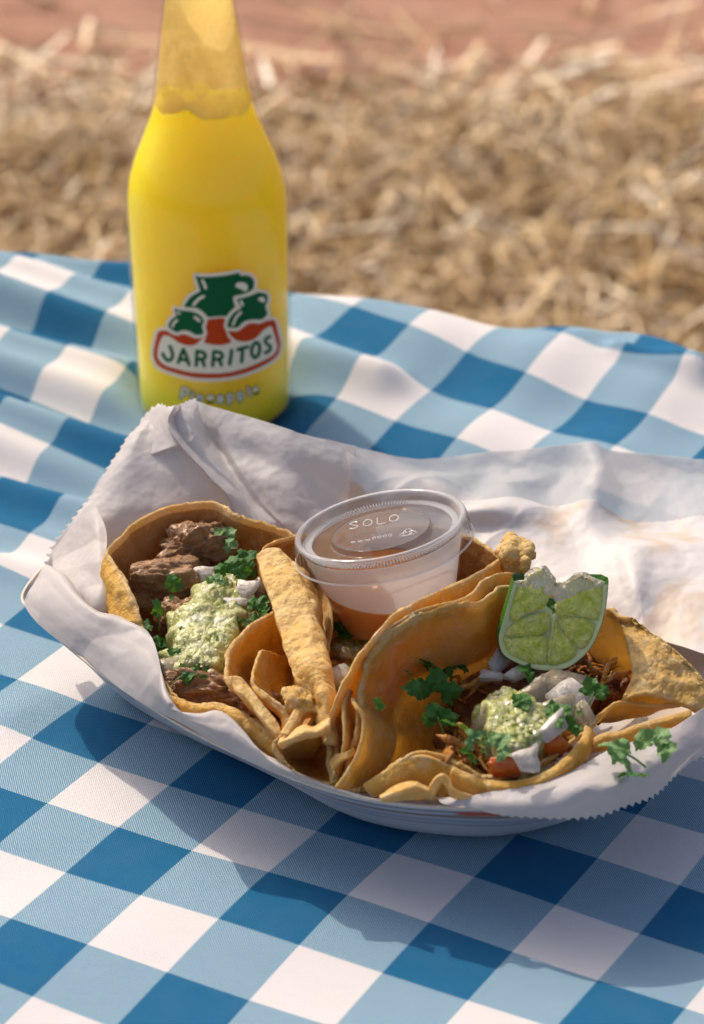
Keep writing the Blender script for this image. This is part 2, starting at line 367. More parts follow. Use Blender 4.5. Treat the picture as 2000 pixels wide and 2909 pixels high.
# the straw bale that carries the cloth
bl = []; 
def boxv(c, h, ax):
    V = [np.array(c)+sum(s*hh*a for s, hh, a in zip(sg, h, ax)) for sg in [(i, j, k) for i in (-1, 1) for j in (-1, 1) for k in (-1, 1)]]
    return np.array(V), [(0, 1, 3, 2), (4, 6, 7, 5), (0, 4, 5, 1), (2, 3, 7, 6), (0, 2, 6, 4), (1, 5, 7, 3)]
zc = np.array([0, 0, 1.])
bc = Ec-en*31.5; bc[2] = (GZ-1)/2
v, f = boxv(bc, (60, 29.5, (-GZ-1)/2-.1), (ed, en, zc))
tag(mk('straw_bale', v, f, mat_ground('bale_straw', (.40, .27, .12), (.55, .40, .2), 90), smooth=False), 'straw bale hidden under the checked cloth carrying the picnic', 'bale')

# ------------------------------------------------------------ bottle
BY = 8.4; BX = WY(607, 1215, BY)[0]+.10
bz0 = float(cloth_z(np.array(BX), np.array(BY)))+.06
bot = thing('soda_bottle', 'glass bottle of yellow pineapple soda with printed emblem, standing behind the tray', 'bottle', (BX, BY, bz0))
def zpy(py): return WY(600, py, BY)[2]
def rpx(py, hw): return hw*np.dot(WY(600, py, BY)-_C, _F)/FPX
meas = [(1128, 219), (1002, 222), (877, 226), (752, 230), (627, 234), (565, 234.5), (530, 232), (501, 227), (470, 218), (439, 207), (376, 180), (313, 155), (250, 141), (178, 130), (100, 119), (0, 104)]
prof = [(0, .25), (1.6, .2), (2.35, 0), (2.62, .12), (2.78, .45)]+[(rpx(p_, h_), zpy(p_)-bz0) for p_, h_ in meas]
ztop = prof[-1][1]
prof += [(1.22, ztop+1.2), (1.16, ztop+2.4), (1.36, ztop+2.55), (1.36, ztop+2.95), (1.22, ztop+3.1), (1.26, ztop+4.2), (1.3, ztop+4.4), (1.2, ztop+4.55), (1.0, ztop+4.5), (.95, ztop+3), (.95, ztop+1)]
pr_ = cr(np.array(prof), 130)
def lean(V): V = V.copy(); V[:, 0] -= V[:, 2]*.013; return V
v, f = lathe([tuple(q) for q in pr_], 96); v = lean(v)
glass = mk('glass', v+np.array([BX, BY, bz0]), f, M['glass'], bot)
# moulded ring in the neck
zr_ = zpy(205)-bz0; rr_ = np.interp(zr_, pr_[:110, 1], pr_[:110, 0])
ring = [(rr_+.0, -.07), (rr_+.05, -.03), (rr_+.06, 0), (rr_+.05, .03), (rr_, .07)]
v, f = lathe([(a, b+zr_) for a, b in ring], 96); mk('neck_ring', lean(v)+np.array([BX, BY, bz0]), f, M['glass'], bot)
zl = zpy(285)-bz0
zs = np.concatenate([[.16], np.linspace(.42, zl, 60)]); rs = np.array([np.interp(z, pr_[:110, 1], pr_[:110, 0]) for z in zs])-.13; rs[0] = rs[1]-.25
lp = [(0, .16)]+list(zip(rs, zs))+[(rs[-1]*.6, zl), (0.001, zl)]
def wave(t): return .14*math.sin(3*t+1)+.10*math.sin(7*t+2.2)+.05*math.sin(13*t)
v, f = lathe(lp, 80)
for i in range(80):
    for k in range(len(lp)-3, len(lp)-1): v[i*len(lp)+k, 2] += wave(i/80*2*math.pi)
mk('soda', lean(v)+np.array([BX, BY, bz0]), f, M['soda'], bot)
# foam and condensation on the inside of the neck above the liquid
zf = np.linspace(zl-.04, ztop+1, 40); fp = [(np.interp(z, pr_[:110, 1], pr_[:110, 0])-.11, z) for z in zf]
v, f = lathe(fp, 80)
for i in range(80):                                    # ragged lower edge where the foam meets the soda
    for k in range(6): v[i*40+k, 2] += (6-k)/6*wave(i/80*2*math.pi)
mk('foam', lean(v)+np.array([BX, BY, bz0]), f, M['foam'], bot)

def Rz(z): return float(np.interp(z-bz0, pr_[:110, 1], pr_[:110, 0]))
def lab(X, Y):                                         # label drawing -> (arc angle, height) on the bottle
    d = ray(420+X/3.99, 740+Y/3.99); z = 6.0
    for _ in range(5):
        r = Rz(z); cx = BX-(z-bz0)*.013; ox, oy = _C[0]-cx, _C[1]-BY
        a = d[0]**2+d[1]**2; b = 2*(ox*d[0]+oy*d[1]); c = ox*ox+oy*oy-r*r; di = max(b*b-4*a*c, 0); t = (-b-math.sqrt(di))/(2*a); z = (_C+t*d)[2]
    q = _C+t*d; return math.atan2(q[0]-cx, -(q[1]-BY))*3.0, z
def wrap(name, polys, mat, lift, parent, flatpts=False):
    bm = bmesh.new()
    for poly in polys:
        outer, holes = (poly if isinstance(poly, tuple) else (poly, []))
        L = [[Vector((*lab(*p), 0)) for p in outer]]+[[Vector((*lab(*p), 0)) for p in h] for h in holes]
        fl = [p for l in L for p in l]; tris = geometry.tessellate_polygon(L); vs_ = [bm.verts.new(p) for p in fl]
        for t in tris:
            try: bm.faces.new([vs_[i] for i in t])
            except ValueError: pass
    x0 = min(v.co.x for v in bm.verts); x1 = max(v.co.x for v in bm.verts); x = x0+.12
    while x < x1:
        bmesh.ops.bisect_plane(bm, geom=bm.verts[:]+bm.edges[:]+bm.faces[:], plane_co=(x, 0, 0), plane_no=(1, 0, 0)); x += .12
    bm.verts.ensure_lookup_table(); bm.verts.index_update(); V = []
    for v in bm.verts:
        z = v.co.y; r = Rz(z)+lift; t = v.co.x/3.0; V.append((BX-(z-bz0)*.013+r*math.sin(t), BY-r*math.cos(t), z))
    F = []
    for fc in bm.faces:
        idx = [v.index for v in fc.verts]; n = fc.normal
        F.append(idx if n.z > 0 else idx[::-1])
    bm.free(); return mk(name, V, F, mat, parent)
def sm(pts, n=80): return [tuple(p) for p in cr(np.array(pts, float), n, True)]
def offset(poly, d):
    P = np.array(poly, float); T = np.roll(P, -1, 0)-np.roll(P, 1, 0); T /= np.linalg.norm(T, axis=1, keepdims=True)+1e-9
    n = np.stack([T[:, 1], -T[:, 0]], 1); area = np.sum(P[:, 0]*np.roll(P[:, 1], -1)-np.roll(P[:, 0], -1)*P[:, 1])
    return [tuple(p) for p in P+n*d*(1 if area > 0 else -1)]
def stroke(pts, wd, n=None, curve=True):              # a pen stroke with round ends, as a polygon
    P = cr(np.array(pts, float), n or (len(pts)-1)*7+1) if curve and len(pts) > 2 else np.array(pts, float)
    T = np.gradient(P, axis=0); T /= np.linalg.norm(T, axis=1, keepdims=True)+1e-9; Nn = np.stack([-T[:, 1], T[:, 0]], 1)
    a = P+Nn*wd/2; b = P-Nn*wd/2; o = [tuple(p) for p in a]
    th = math.atan2(Nn[-1][1], Nn[-1][0]); o += [tuple(P[-1]+wd/2*np.array([math.cos(th-q), math.sin(th-q)])) for q in (.6, 1.2, 1.9, 2.5)]
    o += [tuple(p) for p in b[::-1]]; th = math.atan2(-Nn[0][1], -Nn[0][0]); o += [tuple(P[0]+wd/2*np.array([math.cos(th-q), math.sin(th-q)])) for q in (.6, 1.2, 1.9, 2.5)]
    return o
emb = thing('emblem', None, None, (0, 0, 0)); emb.parent = bot; emb.location = (0, 0, 0)
big = [(540, 178), (600, 186), (700, 186), (800, 178), (900, 165), (985, 148), (1030, 138), (1050, 168), (1110, 168), (1165, 185), (1198, 225), (1200, 285), (1185, 325), (1150, 350), (1110, 368), (1050, 385), (985, 400), (965, 420), (972, 470), (985, 520), (950, 570), (900, 625), (800, 632), (690, 640), (660, 615), (620, 575), (560, 540), (500, 530), (418, 522), (440, 470), (480, 420), (540, 375), (590, 350), (588, 320), (570, 260), (555, 215)]
lf = [(305, 545), (370, 562), (430, 568), (490, 575), (545, 592), (600, 625), (632, 670), (632, 705), (615, 735), (622, 775), (632, 825), (600, 838), (545, 842), (500, 815), (455, 795), (400, 790), (330, 810), (275, 785), (240, 755), (240, 715), (262, 675), (300, 645), (325, 622), (320, 590)]
rt = [(1010, 440), (1080, 420), (1150, 400), (1215, 372), (1265, 358), (1300, 368), (1340, 380), (1355, 420), (1350, 470), (1330, 510), (1340, 560), (1352, 600), (1310, 655), (1260, 670), (1190, 668), (1120, 680), (1070, 705), (1020, 755), (950, 760), (900, 748), (910, 690), (940, 630), (985, 580), (1045, 545), (1052, 530), (1030, 480)]
ban = [(115, 815), (150, 795), (215, 795), (280, 825), (335, 850), (400, 835), (460, 850), (540, 880), (610, 868), (655, 880), (660, 700), (700, 665), (780, 655), (870, 662), (880, 800), (920, 795), (1010, 800), (1080, 755), (1140, 715), (1200, 705), (1270, 715), (1330, 660), (1345, 660), (1365, 685), (1410, 670), (1440, 690), (1470, 800), (1500, 930), (1492, 1010), (1460, 1080), (1360, 1160), (1200, 1240), (1050, 1290), (880, 1325), (700, 1335), (500, 1320), (330, 1280), (170, 1225), (95, 1160), (65, 1070), (75, 970), (95, 890)]
inn = [(165, 868), (200, 845), (260, 862), (300, 890), (350, 925), (420, 955), (480, 962), (550, 945), (620, 880), (640, 870), (655, 880), (640, 925), (700, 945), (800, 957), (890, 945), (945, 915), (900, 850), (895, 800), (905, 800), (945, 860), (1010, 905), (1090, 918), (1180, 900), (1250, 850), (1310, 785), (1390, 745), (1415, 800), (1450, 920), (1460, 985), (1420, 1060), (1330, 1120), (1200, 1180), (1060, 1230), (900, 1268), (700, 1278), (500, 1265), (330, 1225), (200, 1185), (130, 1120), (115, 1050), (130, 960)]
W_ = M['g_white']
wrap('outline', [sm(offset(ban, 38), 150)], W_, .006, emb); wrap('outline', [sm(offset(big, 40), 130)], W_, .008, emb)
wrap('outline', [sm(offset(lf, 38), 100)], W_, .017, emb); wrap('outline', [sm(offset(rt, 38), 110)], W_, .017, emb)
wrap('banner', [sm(ban, 160)], M['g_red'], .013, emb)
wrap('jug', [sm(big, 160)], M['g_green'], .015, emb); wrap('jug', [sm(lf, 110)], M['g_green'], .021, emb); wrap('jug', [sm(rt, 120)], M['g_green'], .021, emb)
wrap('name_plate', [sm(inn, 170)], W_, .025, emb)
hl = [stroke([(620, 225), (640, 265), (655, 310)], 34), stroke([(630, 405), (570, 440), (520, 500)], 34), stroke([(350, 580), (358, 600)], 24), stroke([(335, 675), (300, 705), (285, 745)], 26), stroke([(535, 640), (560, 658), (585, 680)], 32),
      stroke([(1055, 460), (1068, 500)], 32), stroke([(1050, 585), (1000, 640), (962, 725)], 28), sm([(990, 290), (1005, 255), (1060, 245), (1110, 262), (1130, 300), (1105, 350), (1060, 325), (1010, 305)], 40), sm([(1245, 440), (1265, 415), (1300, 412), (1325, 435), (1315, 470), (1280, 465)], 30)]
wrap('highlights', hl, W_, .028, emb)
L_ = 40
letters = {'J': [[(255, 970), (275, 1020), (285, 1080), (262, 1122), (225, 1125), (188, 1085), (175, 1055)]],
 'A': [[(350, 1150), (378, 1070), (405, 1003)], [(405, 1003), (440, 1080), (470, 1175)], [(378, 1115), (442, 1125)]],
 'R': [[(558, 1025), (555, 1110), (550, 1185)], [(558, 1030), (610, 1032), (650, 1062), (640, 1105), (560, 1118)], [(605, 1115), (630, 1150), (640, 1188)]],
 'R2': [[(745, 1030), (742, 1110), (735, 1185)], [(745, 1036), (800, 1034), (840, 1062), (830, 1105), (745, 1118)], [(795, 1112), (820, 1145), (832, 1182)]],
 'I': [[(948, 1015), (938, 1095), (925, 1170)]], 'T': [[(1015, 1008), (1070, 990), (1130, 975)], [(1068, 992), (1066, 1070), (1060, 1145)]],
 'O': [[(1222, 925), (1190, 955), (1172, 1010), (1178, 1065), (1205, 1100)], [(1222, 925), (1252, 945), (1262, 1000), (1245, 1068), (1205, 1100)]],
 'S': [[(1375, 862), (1340, 880), (1325, 915), (1345, 945), (1378, 965), (1378, 1005), (1350, 1035), (1325, 1042)]]}
k = 0
for key, sts in letters.items():
    V_ = [stroke(s_, L_, curve=len(s_) > 3) for s_ in sts]
    vf = []
    for q, s_ in enumerate(V_): wrap('letter' if q == 0 else 'letter_stroke', [s_], M['g_green'], .031+.0015*q, emb)
# the word Pineapple under the emblem, pale letters with a dark edge
def glyph(ch, x, y, s, a):
    G_ = {'P': [[(0, 1), (0, 0), (.0, -.55)], [(0, 0), (.4, -.02), (.62, .2), (.55, .5), (.0, .5)]],
          'P0': [[(0, -.05), (0, .95)], [(0, .93), (.42, .92), (.6, .7), (.45, .42), (0, .4)]],
          'i': [[(0, 0), (0, .55)], [(0, .82), (0, .84)]], 'n': [[(0, 0), (0, .58)], [(0, .42), (.2, .6), (.4, .5), (.42, 0)]],
          'e': [[(.02, .32), (.44, .34), (.38, .56), (.15, .6), (-.02, .35), (.08, .05), (.4, .08)]], 'a': [[(.03, .5), (.25, .6), (.42, .45), (.42, 0)], [(.42, .3), (.1, .3), (-.02, .12), (.15, -.02), (.42, .12)]],
          'p': [[(0, .58), (0, -.32)], [(0, .45), (.25, .6), (.46, .35), (.3, .02), (0, .1)]], 'l': [[(0, 0), (0, .95)]]}
    out = []
    for st_ in G_[ch]:
        out.append([(x+s*(u*math.cos(a)+v_*math.sin(a)), y-s*(v_*math.cos(a)-u*math.sin(a))) for u, v_ in st_])
    return out
word = thing('flavour_name', None, None, (0, 0, 0)); word.parent = bot; word.location = (0, 0, 0)
pos = [('P0', 372, 1556, 122, .2), ('i', 495, 1588, 118, .16), ('n', 558, 1600, 120, .1), ('e', 680, 1606, 120, .0), ('a', 795, 1606, 118, -.08), ('p', 915, 1590, 118, -.14), ('p', 1035, 1565, 112, -.2), ('l', 1160, 1532, 105, -.26), ('e', 1208, 1508, 100, -.3)]
for ch, x, y, s, a in pos:
    gs = glyph(ch, x, y, s, a)
    for q, g_ in enumerate(gs):
        wrap('letter_edge', [stroke(g_, 46, curve=len(g_) > 2)], M['g_olive'], .008+.001*q, word)
        wrap('letter' if q == 0 else 'letter_stroke', [stroke(g_, 24, curve=len(g_) > 2)], M['g_grey'], .014+.001*q, word)

# ------------------------------------------------------------ paper tray
TZ = 3.0
rimpx = [(66, 1690), (88, 1740), (133, 1788), (210, 1852), (300, 1925), (430, 2012), (560, 2088), (700, 2155), (850, 2218), (1000, 2262), (1150, 2287), (1300, 2297), (1450, 2298), (1600, 2285), (1750, 2250), (1900, 2190), (2010, 2110), (2080, 2010), (2090, 1900), (2040, 1780), (1930, 1670), (1780, 1590), (1600, 1540), (1400, 1510), (1200, 1490), (1000, 1475), (800, 1462), (600, 1462), (420, 1480), (270, 1520), (140, 1600)]
rim = cr(np.array([W(a, b, TZ) for a, b in rimpx]), 260, True)
cen = rim.mean(0)
Tn = np.roll(rim, -1, 0)-np.roll(rim, 1, 0); Tn[:, 2] = 0; Tn /= np.linalg.norm(Tn, axis=1, keepdims=True)
inw = np.stack([-Tn[:, 1], Tn[:, 0], 0*Tn[:, 0]], 1)
if np.dot(inw[0], cen-rim[0]) < 0: inw = -inw
def inset(d, z):
    P = rim.copy(); v = cen-rim; v[:, 2] = 0; L = np.linalg.norm(v, axis=1, keepdims=True); P = P+v/L*d; P[:, 2] = z; return P
rows = [inset(.0, TZ), inset(.85, TZ-.8), inset(1.8, TZ-1.65), inset(2.6, .55), inset(3.05, .22), inset(3.6, .16), inset(7, .16)]
G = cr(np.array(rows), 26); 
last = G[-1]; G = np.concatenate([G, (cen*[1, 1, 0]+[0, 0, .16]+(last-cen*[1, 1, 0]-[0, 0, .16])*.02)[None]], 0)
m, nt, p, out = new_mat('tray_card'); uvn = N(nt, 'ShaderNodeUVMap'); sp = N(nt, 'ShaderNodeSeparateXYZ'); nt.links.new(uvn.outputs[0], sp.inputs[0])
wl = math_(nt, 'ADD', sp.outputs[1], math_(nt, 'MULTIPLY', tex(nt, 20, 3).outputs[0], .03))
col = ramp(nt, wl, [(0, (.70, .58, .46)), (.018, (.70, .58, .46)), (.025, (.34, .41, .52)), (.055, (.36, .43, .54)), (.06, (.24, .12, .08)), (.085, (.26, .14, .09)), (.09, (.42, .47, .57)), (.15, (.36, .43, .54)), (.155, (.25, .13, .09)), (.20, (.30, .20, .17)), (.21, (.45, .48, .56)), (.27, (.36, .43, .54)), (.275, (.25, .13, .09)), (.29, (.36, .42, .52)), (.36, (.44, .47, .56)), (.365, (.26, .15, .11)), (.38, (.5, .52, .58)), (.50, (.62, .62, .66)), (1, (.66, .63, .62))])
cc = nt.nodes[-1].color_ramp if hasattr(nt.nodes[-1], 'color_ramp') else None
redm = math_(nt, 'MULTIPLY', ramp(nt, sp.outputs[0], [(.355, (0, 0, 0)), (.36, (1, 1, 1)), (.40, (1, 1, 1)), (.405, (0, 0, 0))]), ramp(nt, sp.outputs[1], [(.035, (0, 0, 0)), (.045, (1, 1, 1)), (.12, (1, 1, 1)), (.13, (0, 0, 0))]))
col = mix(nt, redm, col, (.48, .07, .015))
nt.links.new(col, p.inputs['Base Color']); p.inputs['Roughness'].default_value = .5; M['tray'] = m
N_ = normals(G, True)
outer = G.copy(); V, F = slab(G, .07, True); nvv, nuu = G.shape[:2]
uu, vv = np.meshgrid(np.arange(nuu)/nuu, np.arange(nvv)/(nvv-1)); vv = vv*1.1
uvs = np.stack([uu, vv], -1).reshape(-1, 2); uvs = np.vstack([uvs, uvs, np.stack([np.arange(nuu)/nuu, np.zeros(nuu)], 1)])
tray = thing('food_tray', 'shallow paper food tray with blue and brown striped side, holding the tacos', 'food tray', (cen[0], cen[1], .1))
mk('tray_body', V, F, M['tray'], tray, uv=uvs)
tp = rim+np.array([0, 0, .03]); parts = []
nR = len(tp); Vr = []; Fr = []
for i in range(nR):
    o = -inw[i]
    for dx, dz in ((.04, -.03), (.05, .02), (.0, .05), (-.04, .02), (-.04, -.03)): Vr.append(tp[i]+o*dx+np.array([0, 0, dz]))
for i in range(nR):
    for k in range(5): Fr.append((i*5+k, ((i+1) % nR)*5+k, ((i+1) % nR)*5+(k+1) % 5, i*5+(k+1) % 5))
mk('tray_edge', Vr, Fr, simple('tray_cut_edge', (.66, .56, .46), .7), tray)

# ------------------------------------------------------------ liner paper
liner = thing('paper_liner', 'crumpled white waxed deli paper with pinked edge lining the food tray', 'paper', (cen[0], cen[1], .2))
def crumple(G, amp, s, seed, fine=.03, Ls=(1.2, 3.5)):
    Nn = normals(G); a = np.zeros(G.shape[:2]); cells = []
    r2 = np.random.default_rng(seed)
    fl = G.reshape(-1, 3); c0 = fl.mean(0); ext = fl.max(0)-fl.min(0)
    for k in range(int(10*s)):                        # straight creases: folded-plane displacement
        p0 = fl[r2.integers(len(fl))]; d = r2.normal(size=3); d /= np.linalg.norm(d)
        t = (G-p0)@d; L = r2.uniform(*Ls); a += r2.uniform(-1, 1)*np.exp(-(np.linalg.norm(G-p0, axis=2)/L)**2)*(np.abs(t)-.3*L)*.30
    a = amp*a+fine*nfield(G, 1.6, seed, 3)
    return G+Nn*a[..., None]
def pink(G, side, tooth=.26, h=.16, seed=0):          # pinking-shear teeth on one border
    G = G.copy(); E = {'top': G[0], 'left': G[:, 0], 'right': G[:, -1], 'bottom': G[-1]}[side]; Iq = {'top': G[1], 'left': G[:, 1], 'right': G[:, -2], 'bottom': G[-2]}[side]
    L = np.concatenate([[0], np.cumsum(np.linalg.norm(np.diff(E, axis=0), axis=1))]); d = E-Iq; d /= np.linalg.norm(d, axis=1, keepdims=True)+1e-9
    tri = np.abs((L/tooth) % 1-.5)*2; E += d*((tri-.5)*h)[:, None]; return G
def sheet(rows, nu, nv, mat, seed, amp=.5, dens=1., pk=None, th=.012, fine=.03, name='paper_panel'):
    G = grid_from(rows, nu, nv); G = crumple(G, amp, dens, seed, fine)
    for s_ in (pk or []): G = pink(G, s_)
    V, F = slab(G, th); return mk(name, V, F, mat, liner)
def lin_grid(rows, k):                                # straight-edged (folded) interpolation with slight rounding
    return rows
# A: left rear panel, peak and ledge fold
A = [
 [(436, 1172, 6.2), (498, 1152, 6.7), (553, 1140, 6.4), (600, 1155, 6.0), (700, 1183, 5.9), (810, 1216, 5.8), (865, 1235, 5.6), (1010, 1268, 5.0)],
 [(368, 1235, 5.9), (480, 1200, 6.6), (560, 1200, 5.9), (620, 1210, 5.6), (710, 1240, 5.5), (810, 1270, 5.4), (900, 1300, 5.1), (1010, 1330, 4.6)],
 [(310, 1330, 5.2), (520, 1265, 6.2), (598, 1255, 5.3), (650, 1275, 5.1), (730, 1300, 5.0), (810, 1330, 4.9), (900, 1360, 4.5), (1010, 1390, 4.1)],
 [(258, 1410, 4.6), (600, 1355, 5.5), (648, 1340, 4.9), (690, 1345, 4.7), (750, 1370, 4.6), (830, 1400, 4.4), (910, 1420, 4.0), (1010, 1440, 3.6)],
 [(200, 1485, 4.1), (660, 1430, 4.8), (710, 1425, 4.3), (750, 1430, 4.1), (800, 1450, 4.0), (860, 1470, 3.8), (930, 1500, 3.4), (1020, 1520, 3.0)],
 [(150, 1550, 3.6), (640, 1560, 3.4), (790, 1510, 3.6), (820, 1520, 3.4), (850, 1540, 3.2), (900, 1560, 3.0), (960, 1580, 2.6), (1030, 1600, 2.3)],
 [(130, 1610, 3.2), (600, 1680, 1.6), (790, 1620, 1.8), (840, 1640, 1.6), (880, 1660, 1.4), (930, 1680, 1.2), (980, 1690, 1.0), (1040, 1700, .9)]]
# give the left part of A its own columns between the pinked edge and the fold
A2 = []
for r in A:
    a, b = np.array(r[0], float), np.array(r[1], float)
    A2.append([tuple(a), tuple(a+(b-a)*.22+[0, 0, .12]), tuple(a+(b-a)*.55), tuple(a+(b-a)*.93)]+r[1:])
for k, r_ in enumerate(A2):                             # a ledge fold: its left border pulled forward, its right border pushed back
    a, b = r_[4], r_[5]; w_ = .52*(1-k/7); r_[4] = (a[0], a[1], a[2]+w_); r_[5] = (b[0], b[1], b[2]-w_*.9)
G = grid_from(A2, 420, 180); G = crumple(G, .13, .8, 5, .03); G = pink(G, 'left', .3, .24)
V, F = slab(G, .012); mk('paper_panel', V, F, M['paper'], liner)
# pinked overhang beside the peak: a second loose layer
B0 = [[(400, 1190, 6.2), (450, 1150, 6.7), (492, 1160, 6.9), (548, 1136, 6.8), (562, 1150, 6.7)], [(390, 1245, 5.9), (450, 1210, 6.4), (500, 1200, 6.75), (530, 1185, 6.75), (548, 1180, 6.7)], [(400, 1300, 5.6), (460, 1280, 6.0), (520, 1262, 6.3), (545, 1250, 6.4), (560, 1235, 6.4)]]
sheet(B0, 120, 40, M['paper'], 9, .15, .6, ['top'])
# left inner folds between edge and taco
C0 = [[(136, 1568, 3.5), (190, 1500, 4.3), (235, 1440, 4.9), (262, 1420, 5.1)], [(140, 1600, 3.6), (205, 1560, 4.2), (262, 1520, 4.8), (300, 1500, 4.9)], [(150, 1640, 3.7), (230, 1620, 4.1), (285, 1640, 4.3), (300, 1600, 4.5)], [(185, 1690, 3.7), (240, 1690, 3.9), (280, 1720, 3.9), (310, 1700, 4.0)], [(220, 1740, 3.3), (270, 1750, 3.3), (300, 1780, 3.2), (330, 1770, 3.3)]]
sheet(C0, 90, 90, M['paper'], 12, .6, 1.2, None)
# B: front left flap folded over the edge of the tray
top = [(92, 1650, 3.4), (137, 1604, 3.8), (218, 1690, 4.2), (279, 1731, 4.35), (340, 1745, 4.4), (395, 1770, 4.45), (433, 1797, 4.4), (449, 1850, 4.3), (456, 1910, 4.2), (466, 1972, 4.1), (498, 2010, 4.0), (560, 2020, 3.95), (628, 2018, 3.9), (686, 2068, 3.75), (737, 2130, 3.5), (790, 2165, 3.3), (860, 2200, 3.1), (1000, 2250, 3.0)]
bot_ = [(72, 1700, 3.1), (95, 1738, 3.1), (170, 1810, 3.1), (230, 1858, 3.1), (290, 1905, 3.1), (340, 1942, 3.1), (390, 1975, 3.1), (440, 2008, 3.1), (490, 2036, 3.1), (540, 2065, 3.1), (590, 2092, 3.1), (640, 2116, 3.1), (700, 2145, 3.08), (760, 2171, 3.07), (820, 2196, 3.06), (880, 2218, 3.05), (950, 2240, 3.05), (1050, 2264, 3.05)]
bot_ = [(a-5, b+9, c+.04) for a, b, c in bot_]
rows = [[(a[0]-6, a[1]+8, a[2]-.9) for a in top], [tuple(a) for a in top]]
for t, bz in ((.3, .18), (.6, .2), (.85, .08), (1, 0)):
    rows.append([tuple(np.array(a)*(1-t)+np.array(b)*t+[0, 0, bz]) for a, b in zip(top, bot_)])
sheet(rows, 300, 60, M['paper'], 21, .5, 1.3, None, fine=.02)
# D: right rear panel, thin, lying back over the far rim
D0 = [
 [(980, 1262, 5.1), (1090, 1272, 4.4), (1215, 1279, 3.9), (1370, 1276, 3.9), (1504, 1272, 4.1), (1600, 1264, 4.3), (1679, 1260, 4.5), (1735, 1280, 4.1), (1860, 1291, 3.9), (1990, 1300, 3.8), (2150, 1330, 3.6)],
 [(980, 1330, 4.7), (1090, 1330, 4.2), (1230, 1330, 3.9), (1370, 1330, 3.5), (1504, 1340, 3.6), (1610, 1335, 3.7), (1700, 1330, 4.2), (1760, 1345, 3.6), (1870, 1360, 3.4), (1990, 1370, 3.4), (2150, 1400, 3.3)],
 [(980, 1410, 4.0), (1090, 1400, 3.8), (1250, 1390, 4.1), (1350, 1400, 3.4), (1450, 1380, 3.8), (1560, 1410, 3.3), (1690, 1400, 4.0), (1790, 1430, 3.4), (1880, 1440, 3.3), (2000, 1450, 3.4), (2160, 1480, 3.3)],
 [(990, 1480, 3.4), (1100, 1470, 3.3), (1260, 1450, 3.7), (1370, 1440, 3.9), (1470, 1450, 3.7), (1570, 1470, 3.5), (1660, 1480, 3.8), (1760, 1500, 3.8), (1880, 1510, 3.6), (2000, 1530, 3.6), (2160, 1560, 3.6)],
 [(1010, 1550, 2.8), (1110, 1540, 2.9), (1260, 1520, 3.2), (1370, 1500, 3.3), (1470, 1520, 3.2), (1570, 1560, 3.2), (1670, 1580, 3.3), (1780, 1560, 4.0), (1870, 1570, 3.9), (2010, 1610, 3.7), (2150, 1650, 3.6)],
 [(1030, 1640, 2.0), (1130, 1620, 2.1), (1270, 1610, 2.4), (1370, 1600, 2.6), (1470, 1620, 2.7), (1570, 1650, 2.8), (1680, 1680, 3.0), (1790, 1650, 3.9), (1870, 1680, 3.7), (2000, 1720, 3.6), (2110, 1760, 3.5)],
 [(1040, 1720, 1.0), (1140, 1720, 1.0), (1270, 1720, 1.2), (1370, 1720, 1.4), (1470, 1720, 1.6), (1570, 1750, 1.9), (1700, 1790, 2.6), (1800, 1770, 3.3), (1880, 1810, 3.2), (1990, 1850, 3.3), (2090, 1880, 3.2)]]
G = grid_from(D0, 300, 200); G = crumple(G, 1.0, 1.6, 33, .03, (2.5, 5.5)); V, F = slab(G, .012)
pd = mk('paper_panel', V, F, [M['paper_thin'], M['paper_stained']], liner)
ctr = np.array([p_.center[:] for p_ in pd.data.polygons])*100+np.array(liner.location)*100
for i, p_ in enumerate(pd.data.polygons):
    if ctr[i][1] < -6.2: p_.material_index = 1
# E: right front flap overhanging the rim with a pinked edge
E_ = [
 [(1240, 2268, 3.15), (1340, 2268, 3.3), (1440, 2252, 3.5), (1540, 2228, 3.6), (1620, 2190, 3.7), (1690, 2150, 3.8), (1780, 2110, 3.9), (1880, 2070, 4.0), (1980, 2020, 4.0), (2080, 1960, 3.8)],
 [(1250, 2280, 3.15), (1350, 2282, 3.25), (1450, 2278, 3.5), (1560, 2255, 3.75), (1660, 2215, 4.0), (1730, 2175, 3.9), (1800, 2150, 3.8), (1880, 2120, 3.9), (1970, 2080, 3.8), (2070, 2020, 3.6)],
 [(1260, 2287, 3.13), (1360, 2292, 3.2), (1460, 2298, 3.4), (1580, 2290, 3.6), (1680, 2262, 3.75), (1760, 2225, 3.9), (1820, 2200, 3.7), (1880, 2180, 3.6), (1960, 2140, 3.5), (2060, 2080, 3.4)],
 [(1270, 2292, 3.12), (1370, 2300, 3.15), (1480, 2318, 3.2), (1600, 2330, 3.2), (1710, 2322, 3.1), (1790, 2290, 3.0), (1845, 2262, 2.9), (1900, 2225, 2.9), (1970, 2180, 2.9), (2070, 2120, 2.9)]]
sheet(E_, 300, 60, M['paper'], 41, .45, 1.6, ['bottom'])
# floor of the liner
fl_ = inset(2.6, .9); G = np.array([inset(.35, TZ-.2), inset(1.15, TZ-.95), inset(2.1, 1.2), inset(3.0, .5), inset(4.2, .28), inset(7, .28)]); G = cr(G, 20); G = np.concatenate([G, (cen*[1, 1, 0]+[0, 0, .28]+(G[-1]-cen*[1, 1, 0]-[0, 0, .28])*.02)[None]], 0)
G = G+normals(G, True)*(.05*nfield(G, .8, 3, 3))[..., None]
V, F = slab(G, .012, True); mk('paper_base', V, F, M['paper_stained'], liner)

